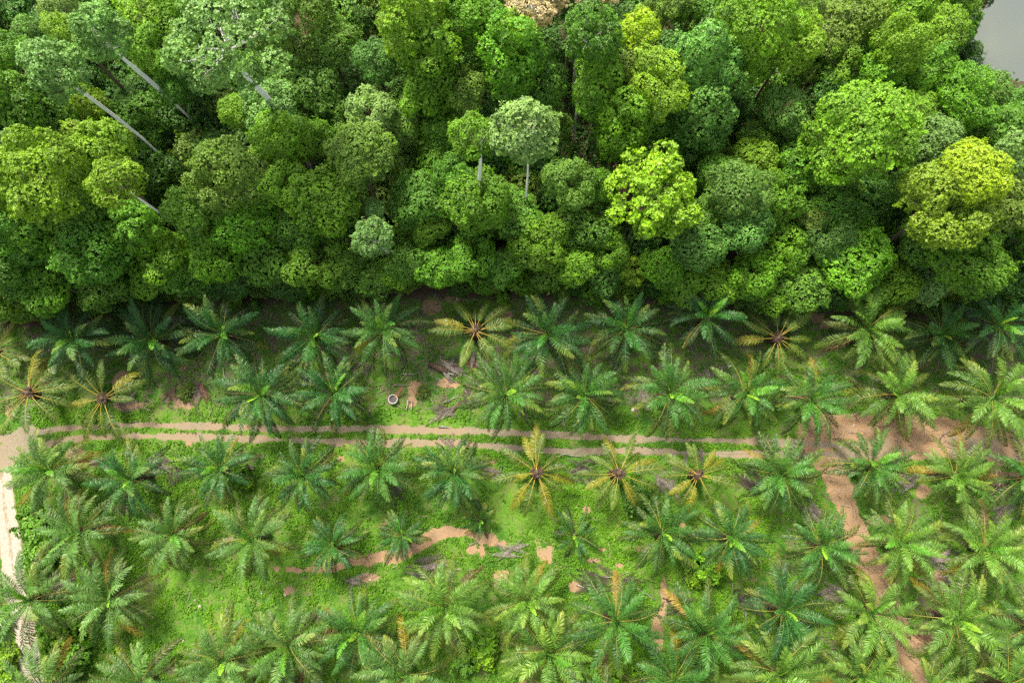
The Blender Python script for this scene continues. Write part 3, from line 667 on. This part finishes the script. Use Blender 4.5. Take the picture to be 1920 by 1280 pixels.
#  (x, y of the crown's middle in the photo, kind, palette, size)
ROWS = {
 'A': [(-8,662,'star','star',1.05),(122,628,'full','deep',1.0),(278,628,'full','deep',1.06),(405,622,'full','deep',1.0),(585,625,'full','deep',1.03),(722,617,'full','fresh',.98),(884,625,'star','star',1.0),(1026,612,'full','deep',1.05),(1176,612,'full','deep',1.02),(1324,605,'full','deep',.98),(1465,625,'star','star',.95),(1630,622,'full','sunny',1.05),(1772,622,'full','fresh',.98),(1888,608,'full','deep',1.02)],
 'B': [(47,742,'star','star',1.0),(187,738,'sparse','star',.95),(480,735,'full','deep',1.05),(620,738,'full','deep',.98),(936,742,'full','fresh',1.02),(1096,740,'full','fresh',1.0),(1246,738,'full','fresh',.98),(1396,735,'full','fresh',1.0),(1522,738,'full','fresh',.9),(1690,740,'full','sunny',1.06),(1868,742,'full','sunny',1.06)],
 'C': [(85,885,'full','pale',1.05),(240,890,'full','deep',.95),(398,880,'full','deep',.9),(560,885,'full','deep',.9),(697,880,'full','fresh',1.0),(850,885,'full','deep',.95),(1003,890,'star','star',1.0),(1155,888,'star','star',1.0),(1315,888,'star','star',.9),(1478,888,'full','fresh',1.02),(1632,885,'full','fresh',.95),(1790,885,'full','sunny',.95),(1935,890,'full','fresh',1.0)],
 'D': [(150,995,'full','pale',1.0),(315,1000,'full','pale',.9),(465,1008,'full','pale',1.0),(618,1028,'full','deep',.75),(745,1015,'full','deep',.62),(900,972,'small','deep',.5),(1078,1003,'small','deep',.66),(1240,1003,'full','fresh',.95),(1375,1010,'full','deep',.92),(1547,1025,'full','fresh',.95),(1705,1025,'full','sunny',1.0),(1862,1030,'full','sunny',1.05)],
 'E': [(45,1130,'full','pale',1.05),(205,1122,'full','pale',1.05),(540,1215,'full','pale',1.08),(670,1195,'full','fresh',1.0),(828,1152,'full','sunny',1.08),(990,1130,'full','sunny',.98),(1150,1175,'full','fresh',1.05),(1322,1182,'full','fresh',1.08),(1475,1150,'full','deep',1.0),(1640,1155,'full','sunny',1.05),(1802,1168,'full','sunny',1.08),(1945,1170,'full','pale',1.05)],
 'F': [(90,1290,'full','pale',1.05),(255,1285,'full','pale',1.0),(402,1250,'full','pale',1.0),(752,1268,'full','pale',1.05),(1028,1230,'full','sunny',1.1),(1268,1278,'full','fresh',1.05),(1462,1262,'full','sunny',1.08),(1622,1270,'full','sunny',1.05),(1752,1300,'full','sunny',1.0),(1895,1290,'full','sunny',1.05),(560,1330,'full','pale',1.0),(1120,1340,'full','fresh',1.0)],
}
RNAME = dict(A='first row from the forest', B='second row from the forest', C='first row across wheel track', D='second row across wheel track', E='third row across wheel track', F='row farthest from forest')
SNAME = dict(deep='deep green', fresh='fresh green', sunny='light-tipped green', pale='pale green', star='yellow')
palm_pts = []
mb = MB(); q_ = random.Random(4)
for k_ in range(34):                                   # cut frond bases round the growing point
    a_ = k_ * 2.4; l_ = q_.uniform(.45, .95); u_ = q_.uniform(-.1, .35)
    mb.tube([(math.cos(a_) * .12, math.sin(a_) * .12, -.12), (math.cos(a_) * l_ * .6, math.sin(a_) * l_ * .6, u_ * .6), (math.cos(a_) * l_, math.sin(a_) * l_, u_)], [.09, .06, .03], 5)
mb.tube([(0, 0, -.2), (0, 0, .15), (0, 0, .32)], [.36, .3, .1], 8)
STUBS = mb.mesh('stubs', [M_PALMBARK], smooth=False)
def make_palm(px, py, kind, pal, size, label, idx):
    if kind == 'small': ht = 1.2
    elif size < 0.8: ht = 3.4
    else: ht = (3.4, 4.2, 5.0, 4.2)[idx % 4]
    tm = [m for h, m in PT if h == ht][0]
    x, y, dep = at(px, py, ht + 0.6); gz = float(ground_z(x, y)); palm_pts.append((x, y, size))
    root = thing('oil_palm', uniq(label), 'oil palm', (x, y, gz), (R(rnd.gauss(0, 4.5)), R(rnd.gauss(0, 4.5)), rnd.uniform(0, 6.28)), 'oil palms planted in rows')
    obj('trunk', tm, root, rot=(0, 0, rnd.uniform(0, 6)), scale=(size ** .5, size ** .5, 1))
    P = PAL.get(pal); size *= (1.03 if py < 800 else 0.97 + max(0, py - 1100) * .0004); a0 = rnd.uniform(0, 6.28); s0 = size * rnd.uniform(.97, 1.03)
    if kind in ('star', 'sparse'):
        obj('frond_stubs', STUBS, root, (0, 0, ht), (0, 0, a0), (size,) * 3)
        n = 15 if kind == 'star' else 11
        for i in range(n):
            a = a0 + i * 6.283 / n + rnd.uniform(-.3, .3); s = s0 * rnd.uniform(.72, 1.06)
            c = np.array((0.060, 0.108, 0.016)) * rnd.uniform(.75, 1.3)
            if rnd.random() < (0.35 if py > 800 else 0.12): c = np.array((0.165, 0.175, 0.018)) * rnd.uniform(.7, 1.1)
            obj('frond', FRY[rnd.randrange(4)], root, (math.cos(a) * .22, math.sin(a) * .22, ht - .05 + rnd.uniform(-.25, .1)), (R(rnd.uniform(-14, 14)), R(rnd.uniform(-12, 10)), a), (s, s * 0.95, s), c)
        return root
    n = {'full': 34, 'small': 16}[kind]
    nyel = rnd.choice([0, 0, 1, 2]) if pal in ('deep', 'fresh') else rnd.choice([1, 2, 3])
    bright = rnd.random() < 0.6
    for i in range(n):
        age = (i + .5) / n
        b = min(NB - 1, int(age ** 0.75 * NB)); a = a0 + i * 2.39996 + rnd.uniform(-.3, .3)
        s = s0 * rnd.uniform(.80, 1.08) * (1.0 if age < .7 else 1.06)
        c = frond_color(age, P)
        if i < 1 + (k_ := rnd.random() < .4) and bright: c = np.array((0.085, 0.25, 0.025))
        if i >= n - nyel: c = np.array(rnd.choice([(0.21, 0.15, 0.022), (0.19, 0.16, 0.022), (0.10, 0.065, 0.03)])) * rnd.uniform(.75, 1.05)
        r_ = 0.05 + .2 * age
        obj('frond', FR[b][rnd.randrange(3)], root, (math.cos(a) * r_, math.sin(a) * r_, ht + .15 - .5 * age), (R(rnd.uniform(-30, 30)), R(rnd.uniform(-10, 10) + (14 if age > .6 and rnd.random() < .25 else 0)), a), (s, s, s), c)
    obj('spear_leaf', FRSP, root, (0, 0, ht + .1), (R(rnd.uniform(-15, 15)), R(rnd.uniform(-5, 25)), rnd.uniform(0, 6)), (s0,) * 3, (0.20, 0.38, 0.04))
    return root
k = 0
for rk, lst in ROWS.items():
    lst = sorted(lst)
    for i, (px, py, kind, pal, size) in enumerate(lst):
        last = i == len(lst) - 1
        look = {'star': 'yellowed star-shaped oil palm with bare dark centre', 'sparse': 'sparse yellow palm with few fronds and dark centre', 'small': 'small young oil palm', 'full': ('smaller ' if size < .8 else '') + SNAME[pal] + ' oil palm'}[kind]
        where = 'nearest the gravel road' if i == 0 else ('farthest from the gravel road' if last else f'{ordw(i + 1)} from the gravel road')
        if kind in ('star', 'sparse'):
            lab = f"{'sparse' if kind == 'sparse' else 'star-shaped'} yellow palm with dark centre, {ordw(i + 1)} from gravel road, {RNAME[rk]}"
        else: lab = f"{look}, {ordw(i + 1)} from gravel road, {RNAME[rk]}"
        make_palm(px, py, kind, pal, size, lab, k * 7 + i * 3); k += 1

# ------------------------------------------------------------------ ground cover, litter
def scatter_cover():
    rs = np.random.RandomState(5)
    n = 210000
    X = rs.uniform(-62, 62, n); Y = rs.uniform(-26, 27, n)
    qx, qy = np.vectorize(lambda a, b: pix(a, b))(X, Y)
    mk = masks(X, Y)
    bare = np.maximum.reduce([mk['soil'], mk['track'], mk['gravel'], mk['litter'] * .9, mk['forest'] * .3])
    dens = sstep(.28, .62, vnoise(X, Y, 0.35) * .55 + vnoise(X, Y, 1.3) * .45)
    keep = (qx > -30) & (qx < 1950) & (qy < 1310) & (rs.rand(n) < dens * (1 - sstep(.2, .5, bare)))
    X = X[keep]; Y = Y[keep]; n = len(X)
    mound = vnoise(X, Y, 0.9)
    Z = ground_z(X, Y) + 0.03 + 0.30 * mound * rs.uniform(.2, 1, n)
    P = np.stack([X, Y, Z], 1); Nn = unit(np.stack([rs.normal(size=n) * .35, rs.normal(size=n) * .35, np.ones(n)], 1))
    T_ = np.clip(0.15 + 0.8 * vnoise(X, Y, 0.18) * vnoise(X, Y, .6) * 1.5 + rs.normal(size=n) * .15, 0, 1)
    V, F, t = tufts_to_leaves(P, Nn, T_, rs, 4, 0.17, 0.065, (-.1, .5))
    o = obj('ground_cover', new_mesh('ground_cover', V, F, [M_GRASS], attrs={'tint': t}), color=(0.076, 0.190, 0.013)); o['kind'] = 'stuff'
    o['label'] = 'low bright green creeping ground cover between the palms'
    print('cover', n)
scatter_cover()

def undergrowth():
    rs = np.random.RandomState(6); n = 60000
    X = rs.uniform(-80, 80, n); Y = rs.uniform(18, 72, n)
    d = Y - edge_y(X)
    keep = (d > 0.1) & ~in_lake(X, Y) & (rs.rand(n) < sstep(.3, .6, vnoise(X, Y, .3)))
    X = X[keep]; Y = Y[keep]; n = len(X)
    Z = ground_z(X, Y) + .1 + 2.2 * vnoise(X, Y, .5) * rs.uniform(.3, 1, n) * sstep(0, 3, Y - edge_y(X))
    Nn = unit(np.stack([rs.normal(size=n) * .5, rs.normal(size=n) * .5, np.ones(n)], 1))
    V, F, t = tufts_to_leaves(np.stack([X, Y, Z], 1), Nn, np.clip(rs.normal(size=n) * .2 + .3, 0, 1), rs, 6, .38, .12)
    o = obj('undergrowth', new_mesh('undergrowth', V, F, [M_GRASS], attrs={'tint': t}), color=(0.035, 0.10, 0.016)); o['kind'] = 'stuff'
    o['label'] = 'dark leafy undergrowth on the forest floor'
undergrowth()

def litter():
    rs = np.random.RandomState(9); n = 26000
    X = rs.uniform(-62, 62, n); Y = rs.uniform(-26, 26, n)
    mk = masks(X, Y); dens = mk['litter'] * 1.0 + 0.03
    keep = (rs.rand(n) < dens) & (mk['track'] < .3) & (mk['forest'] < .5)
    X = X[keep]; Y = Y[keep]; n = len(X)
    a = vnoise(X, Y, .25) * 12 + rs.normal(size=n) * .5
    L = rs.uniform(.25, 1.3, n); w = rs.uniform(.012, .035, n)
    z = ground_z(X, Y) + rs.uniform(.05, .28, n)
    d = np.stack([np.cos(a), np.sin(a), rs.normal(size=n) * .08], 1); s = np.stack([-np.sin(a), np.cos(a), rs.normal(size=n) * .4], 1)
    P = np.stack([X, Y, z], 1); up = np.array([0, 0, .02])
    A = P - d * L[:, None] / 2; B = P + d * L[:, None] / 2
    q = np.stack([A - s * w[:, None], B - s * w[:, None] * .6, B + s * w[:, None] * .6 + up, A + s * w[:, None] + up], 1)
    V = q.reshape(-1, 3); F = np.arange(len(V)).reshape(-1, 4)
    t = np.repeat(np.clip(rs.uniform(-.2, 1.3, n), 0, 1), 4)
    o = obj('dry_leaf_litter', new_mesh('dry_leaf_litter', V, F, [M_STICK], attrs={'tint': t}), color=(0.17, 0.135, 0.11)); o['kind'] = 'stuff'
    o['label'] = 'dry grey and brown leaf litter strewn between the palms'
litter()

# ------------------------------------------------------------------ heaps of dead fronds
DEAD = [frond_mesh(3.6, R(86), R(6), 0.42, 500 + v, [M_DEAD, M_DEAD], n=36, w=.022, start=.2, droop=.05, ragged=.1, side=(-.1, .05, .12)[v]) for v in range(3)]
PILES = [(382,732,-75,9,.8,'dead palm frond heap on the reddish soil beside the open stump hole'),(322,742,60,7,.7,'reddish brown frond heap between the sparse yellow palm and the stump hole'),(235,752,10,7,.7,'brown frond heap under the sparse yellow palm'),(96,752,-20,6,.6,'dark frond heap between the two yellow palms near the road'),
 (335,610,20,8,.8,'grey frond heap between two palms along the forest'),(845,690,-30,10,.9,'large tangled frond heap beside the broken palm log'),(885,680,-75,8,.8,'reddish frond heap below the star-shaped palm of the forest row'),(830,772,25,9,.9,'reddish fan-shaped frond heap near the double wheel track'),(878,752,-88,8,.6,'dark upright frond heap left of the fresh green palm'),
 (690,690,40,6,.8,'grey sticks heap between palms near the concrete ring'),(1060,785,-85,6,.7,'thin frond heap beside the wheel track under a fresh palm'),(1200,750,-70,7,.8,'brown frond heap between two palms above the wheel track'),(1335,700,-80,8,.9,'grey frond heap between palms in the shaded inter-row'),(840,828,-60,7,.5,'small brown frond heap lying across the wheel track'),
 (305,862,-10,8,.8,'grey-brown frond heap beside the wheel track near the second palm'),(325,890,-80,7,.7,'dark frond heap touching a deep green palm'),(182,868,20,6,.6,'reddish frond heap near the gravel road bend'),(748,915,-15,7,.6,'dark frond heap beside the yellow-tipped palm'),(930,885,-30,8,.8,'brown frond heap between the deep palm and first star palm'),
 (1085,885,-25,9,.9,'dark brown frond heap between the two star palms'),(1105,905,-50,6,.8,'grey stick heap just under the dark brown heap'),(1245,905,-80,9,.9,'grey frond heap between the second and third star palms'),(1275,870,-85,6,.7,'pale stick heap beside the third star palm'),(1405,905,-50,8,.9,'dark frond heap next to a fresh palm below the track'),
 (1700,905,30,8,.9,'brown frond heap next to the dirt path junction'),(1862,905,-80,8,.9,'reddish frond heap below the dirt clearing'),(805,1062,8,9,1.0,'long grey frond heap in the open grass below the cracked soil'),(800,1080,15,5,.7,'short reddish brown frond heap in front of the long grey heap'),(660,1088,10,6,.7,'brown frond heap in the grass above the lowest palms'),
 (1110,1082,-12,8,1.0,'long dark frond heap in the grass beside bare soil'),(1170,1090,5,7,1.0,'black frond heap next to the orange soil strip'),(950,1030,-25,6,.9,'thin grey twig heap on the bare soil bank'),(1270,1130,-10,6,.9,'dark frond heap right of the orange soil strip'),(1515,960,-60,7,.9,'grey frond heap along the dirt path'),
 (1745,1050,-12,10,1.0,'wide grey frond heap between two light-tipped palms'),(1770,1085,-15,8,1.0,'second grey frond heap under the wide one'),(1880,960,20,7,.8,'loose grey sticks heap near the far palms'),(1560,1105,-20,7,.9,'brown frond heap beside the lower dirt path'),(1400,1130,-60,6,.9,'brown frond heap between lower palms'),
 (120,1080,60,7,.9,'reddish frond heap beside the pale road palms'),(455,865,-30,7,.8,'brown frond heap beside a deep green palm below the track'),(985,770,-80,5,.6,'small frond heap under the fresh palm by the track'),(1310,850,-85,6,.6,'dry grey frond heap on the edge of the wheel track'),(1120,860,4,4,.8,'long dark stick heap lying along the lower wheel rut'),(1740,1195,-30,7,.9,'reddish frond heap near the end of the dirt path')]
for i, (px, py, deg, n, s, lab) in enumerate(PILES):
    x, y, _ = at(px, py); gz = float(ground_z(x, y))
    lab = lab.replace(' left of ', ' beside ').replace(' right of ', ' beside ')
    root = thing('frond_heap', uniq(lab), 'dead frond heap', (x, y, gz), (0, 0, 0), 'heaps of dead palm fronds')
    red = 'red' in lab; dark = 'dark' in lab or 'black' in lab
    for j in range(n - 1):
        a = R(deg) + rnd.gauss(0, .38) + (math.pi if rnd.random() < .4 else 0); sc = s * rnd.uniform(.65, 1.05)
        c = np.array((0.13, 0.062, 0.045) if red and rnd.random() < .7 else ((0.065, 0.05, 0.04) if dark else (0.17, 0.14, 0.12))) * rnd.uniform(.6, 1.3)
        ox = -math.cos(a) * 1.7 * sc + rnd.gauss(0, .65) * s; oy = -math.sin(a) * 1.7 * sc + rnd.gauss(0, .5) * s
        obj('dead_frond', DEAD[rnd.randrange(3)], root, (ox, oy, .08 + .06 * j), (R(rnd.uniform(-25, 25)), R(rnd.uniform(-4, 4)), a), (sc, sc, sc), c)

# ------------------------------------------------------------------ small things
def place(px, py): x, y, _ = at(px, py); return x, y, float(ground_z(x, y))
def ring_mesh(ro, ri, h, n=28, m=None):
    V = []; F = []
    for r, z in ((ro, -.1), (ro, h), (ri, h), (ri, 0.0)):
        for k in range(n): V.append((r * math.cos(k * 6.28319 / n), r * math.sin(k * 6.28319 / n), z))
    for l in range(3):
        for k in range(n): F.append((l * n + k, l * n + (k + 1) % n, (l + 1) * n + (k + 1) % n, (l + 1) * n + k))
    return new_mesh('ring', V, F, [m], smooth=False)
x, y, z = place(738, 749)
wr = thing('concrete_ring', 'round concrete ring with dark water and a board leaning out', 'concrete ring', (x, y, z))
obj('ring_wall', ring_mesh(.56, .46, .55, m=M_CONC), wr)
wm, wnt, wout = mat('dark_water'); wp = N(wnt, 'ShaderNodeBsdfPrincipled'); wp.inputs['Base Color'].default_value = (.05, .05, .05, 1); wp.inputs['Roughness'].default_value = .15; wnt.links.new(wp.outputs[0], wout.inputs[0])
dv = [(0.465 * math.cos(k * 6.28319 / 28), .465 * math.sin(k * 6.28319 / 28), .3) for k in range(28)]
dm = bpy.data.meshes.new('water'); dm.from_pydata(dv, [], [list(range(28))]); dm.materials.append(wm); obj('water', dm, wr)
mb = MB()
for off, m, r in ((0.0, 0, .075), (.17, 0, .06), (.09, 1, .03)):
    mb.tube([(off * .8, -off * .6 - .0, .2), (1.05 + off * .8, 1.25 - off * .6, .95)], [r, r], 4, m)
thing('leaning_board', 'reddish board leaning out of the concrete ring', 'board', (x + .0, y + .1, z + .02), me=mb.mesh('board', [M_PIPE, M_WOOD], smooth=False))
# broken log with root stubs
mb = MB(); mb.tube([(-1.1, .5, .35), (-.3, .15, .38), (.6, -.3, .36), (1.3, -.75, .3)], [.34, .38, .36, .2], 10)
mb2 = MB()
for k in range(9):
    a = rnd.uniform(-.9, .5); b0 = Vector((.2 + .12 * k, -.1 - .09 * k, .45)); mb2.tube([b0, b0 + Vector((math.cos(a) * .5, math.sin(a) * .5 - .2, .1)), b0 + Vector((math.cos(a) * 1.2, math.sin(a) * 1.0 - .5, -.35))], [.06, .045, .02], 5)
x, y, z = place(822, 690)
lg = thing('fallen_log', 'short dark palm log with pale broken stubs lying in the heap', 'log', (x, y, z)); obj('log_body', mb.mesh('log', [M_PALMBARK], smooth=False), lg); obj('stubs', mb2.mesh('stubs', [M_WOOD]), lg)
# stumps
def stump(px, py, s, lab):
    x, y, z = place(px, py); mb = MB(); mb.tube([(0, 0, -.1), (0, 0, .3), (0, 0, .42)], [.42, .38, .26], 10)
    for k in range(22):
        a = k * 2.4; mb.tube([(math.cos(a) * .2, math.sin(a) * .2, .2), (math.cos(a) * .55, math.sin(a) * .55, .3 + .02 * k), (math.cos(a) * .8, math.sin(a) * .8, .22 + .02 * k)], [.05, .035, .015], 4)
    t = thing('palm_stump', lab, 'stump', (x, y, z), scale=(s, s, s)); obj('stump_body', mb.mesh('stump', [M_PALMBARK], smooth=False), t)
    rs_ = np.random.RandomState(int(px)); n = 60
    P = np.stack([rs_.normal(size=n) * .4, rs_.normal(size=n) * .4, np.full(n, .3) + rs_.rand(n) * .3], 1)
    V, F, tt = tufts_to_leaves(P, unit(P + np.array([0, 0, .3])), np.full(n, .4), rs_, 5, .4, .07)
    obj('regrowth', new_mesh('regrowth', V, F, [M_GRASS], attrs={'tint': tt}), t, color=(.07, .12, .02))
stump(352, 738, 1.15, 'palm stump with weeds in the ring of bare orange soil')
stump(795, 735, .9, 'dark palm stump beside the bare soil near the concrete ring')
# little wooden trap of posts
mb = MB()
for a, b in (((-.3, -.5), (-.1, .5)), ((.3, -.5), (.35, .45)), ((-.1, .5), (.35, .45))): mb.tube([(*a, .2), (*b, .25)], [.06, .06], 4)
for a in ((-.3, -.5), (.3, -.5), (-.1, .5), (.35, .45)): mb.tube([(*a, -.05), (*a, .32)], [.05, .05], 4)
x, y, z = place(767, 760); thing('wooden_frame', 'small grey wooden frame in the grass below the concrete ring', 'wooden frame', (x, y, z), me=mb.mesh('frame', [M_WOOD], smooth=False))

def stick(px1, py1, px2, py2, r, lab, m=M_WOOD, name='fallen_branch'):
    x1, y1, z1 = place(px1, py1); x2, y2, z2 = place(px2, py2); cx, cy_ = (x1 + x2) / 2, (y1 + y2) / 2
    dx, dy = x2 - x1, y2 - y1; L = math.hypot(dx, dy); nx, ny = -dy / L, dx / L; mb = MB(); pts = []; b = rnd.uniform(-.08, .08) * L
    for i in range(6):
        t = i / 5 - .5; k = b * (1 - 4 * t * t) + rnd.uniform(-.03, .03) * L
        pts.append((dx * t + nx * k, dy * t + ny * k, .12 + rnd.uniform(0, .08)))
    mb.tube(pts, [r, r * .95, r * .85, r * .7, r * .55, r * .3], 5)
    q = Vector(pts[3]); mb.tube([q, q + Vector((dx * .16 + nx * L * .12, dy * .16 + ny * L * .12, .1))], [r * .5, r * .2], 4)
    thing(name, uniq(lab), 'branch', (cx, cy_, z1 * .5 + z2 * .5), group='fallen branches among the palms', me=mb.mesh('branch', [m]))
for a in [(752, 700, 790, 699, .05, 'pale forked branch lying behind the concrete ring'), (750, 715, 765, 700, .05, 'short pale branch rising from the ring toward the forest'), (735, 722, 772, 720, .045, 'thin reddish branch just behind the concrete ring'),
          (832, 755, 862, 742, .06, 'pale curved branch on the reddish fan heap'), (838, 766, 866, 750, .05, 'white stick lying along the reddish fan heap'), (865, 700, 905, 722, .04, 'thin grey branch beside the tangled heap'),
          (1030, 858, 1100, 858, .06, 'long dark branch along the lower wheel rut'), (1115, 855, 1125, 870, .05, 'short dark stick at the end of the long rut branch'), (822, 799, 842, 802, .09, 'short grey log on the upper wheel rut'),
          (1117, 860, 1150, 885, .05, 'white stick leaning toward the second star palm'), (985, 925, 1000, 932, .08, 'white log piece below the first star palm'), (1244, 860, 1246, 905, .035, 'straight pale pole between the star palms'),
          (880, 1022, 897, 1014, .05, 'black stick on the bare soil patch'), (1135, 1082, 1180, 1070, .04, 'pale stick over the long dark heap'), (1080, 1095, 1120, 1108, .07, 'brown branch under the long dark heap'), (1190, 1100, 1230, 1125, .04, 'thin pale branch by the orange soil strip'),
          (760, 1058, 850, 1062, .05, 'long grey branch across the long grey heap'), (565, 615, 600, 560, .04, 'thin branch between the shaded palms near the forest'), (822, 600, 835, 635, .03, 'thin grey twig beside the star palm of the forest row'),
          (1735, 1055, 1790, 1075, .04, 'pale branch across the wide grey heap'), (1690, 905, 1700, 885, .04, 'pale stick beside the path junction palm'), (1860, 935, 1900, 955, .04, 'white branches in the grass near the far palms'),
          (420, 690, 432, 720, .05, 'grey stick by the palm beside the stump hole')]:
    stick(*a)

def rock(px, py, r, lab, flat=.6):
    x, y, z = place(px, py); import bmesh
    bm = bmesh.new(); bmesh.ops.create_icosphere(bm, subdivisions=2, radius=r)
    for v in bm.verts: v.co *= 1 + rnd.uniform(-.18, .18); v.co.z *= flat
    me = bpy.data.meshes.new('rock'); bm.to_mesh(me); bm.free(); me.materials.append(M_ROCK)
    r *= .85; thing('rock', uniq(lab), 'rock', (x, y, z + r * .25), (0, 0, rnd.uniform(0, 6)), 'pale rocks', me=me)
for a in [(374, 1137, .24, 'largest pale rock in the open lower grass'), (366, 1125, .13, 'small pale rock next to the largest one'), (354, 1105, .12, 'pinkish pebble in the open grass above the large rock'), (345, 1199, .15, 'pale rock in the grass above the lowest palms'), (490, 1112, .1, 'tiny pale stone in the grass near the bare spot'),
          (534, 1115, .16, 'white stone at the bare soil spot'), (941, 1079, .22, 'white rock on the round bare patch'), (694, 1087, .14, 'white stone beside the brown heap in the grass'), (1187, 768, .24, 'whitish rock in the grass under the palms above the track'), (470, 561, .12, 'white scrap at the forest edge'),
          (857, 561, .16, 'orange stone at the forest edge'), (1600, 797, .12, 'pale stone in the orange clearing'), (1553, 804, .12, 'pale stone at the rim of the orange clearing'), (1640, 795, .09, 'small stone deep in the orange clearing'), (1575, 838, .1, 'stone at the junction of track and clearing'), (1595, 935, .09, 'small stone on the dirt path'), (1612, 990, .08, 'small stone lower on the dirt path')]: rock(*a)

# shrubs standing among the palms
def shrub_mesh(seed, leaf=.24, wid=.1):
    return crown_mesh('foliage', R0=1.7, asp=0.6, nl=16, lr=0.36, seed=seed, leaf=leaf, wid=wid, space=.34, zmin=-.1)
SH = [shrub_mesh(900 + i) for i in range(3)] + [shrub_mesh(950, .36, .18)]
SHB = [m[1].mesh('stems', [M_BARKD]) for m in SH]
SHRUBS = [(912, 1198, 26, 'br', 3, 'bright broad-leaved shrub at the foot of the light-tipped palm'), (908, 1222, 22, 'li', 3, 'yellowish shrub touching the bright broad-leaved shrub'), (1318, 1068, 34, 'br', 0, 'bright green shrub under the deep green palm of the second row'), (1300, 1080, 22, 'yl', 1, 'small yellow-green shrub beside the bright one'),
          (1190, 940, 30, 'dk', 1, 'dark shrub between the second and third star palms'), (470, 905, 14, 'li', 0, 'tiny lime shrub in the grass between two palms'), (448, 885, 26, 'md', 2, 'dark green shrub behind the deep green palm'), (84, 990, 34, 'md', 1, 'green shrub mass beside the gravel road'), (92, 1035, 34, 'md', 2, 'lower green shrub beside the gravel road'),
          (62, 955, 22, 'md', 0, 'small shrub at the gravel road edge'), (130, 1185, 42, 'br', 1, 'shaggy green shrub between the pale palms and the road'), (150, 1225, 34, 'md', 2, 'dark shaggy shrub below the pale palms'), (5, 1235, 34, 'yl', 0, 'yellow-green shrub on the outer side of the gravel road'), (20, 1275, 34, 'yl', 2, 'lowest yellow-green shrub outside the gravel road'),
          (1130, 1275, 36, 'br', 0, 'light green shrub at the bottom between palms'), (1210, 1268, 30, 'br', 1, 'bushy green shrub near the lowest fresh palm'), (540, 1270, 24, 'md', 2, 'dark shrub under the lowest pale palms'), (870, 1235, 26, 'md', 0, 'mid green shrub beside the yellowish shrub'), (600, 560, 20, 'md', 1, 'low shrub at the forest edge above the palms'),
          (440, 562, 18, 'br', 2, 'small bright shrub at the forest edge'), (940, 560, 16, 'br', 0, 'tiny bright shrub at the forest edge behind the star palm'), (480, 577, 16, 'dk', 1, 'dark low shrub in the shaded forest margin'), (-15, 1170, 36, 'yl', 1, 'yellow-green shrub above the lower road bend')]
for i, (px, py, rp, c, v, lab) in enumerate(SHRUBS):
    s = rp * 70 / FPX / 1.7; x, y, z = place(px, py); root = thing('shrub', uniq(lab), 'shrub', (x, y, z), group='shrubs among the palms')
    rz = rnd.uniform(0, 6); obj('foliage', SH[v][0], root, (0, 0, .75 * s), (0, 0, rz), (s, s, s), COLS[c]); obj('stems', SHB[v], root, (0, 0, .75 * s), (0, 0, rz), (s, s, s))
print('objects', len(bpy.data.objects))
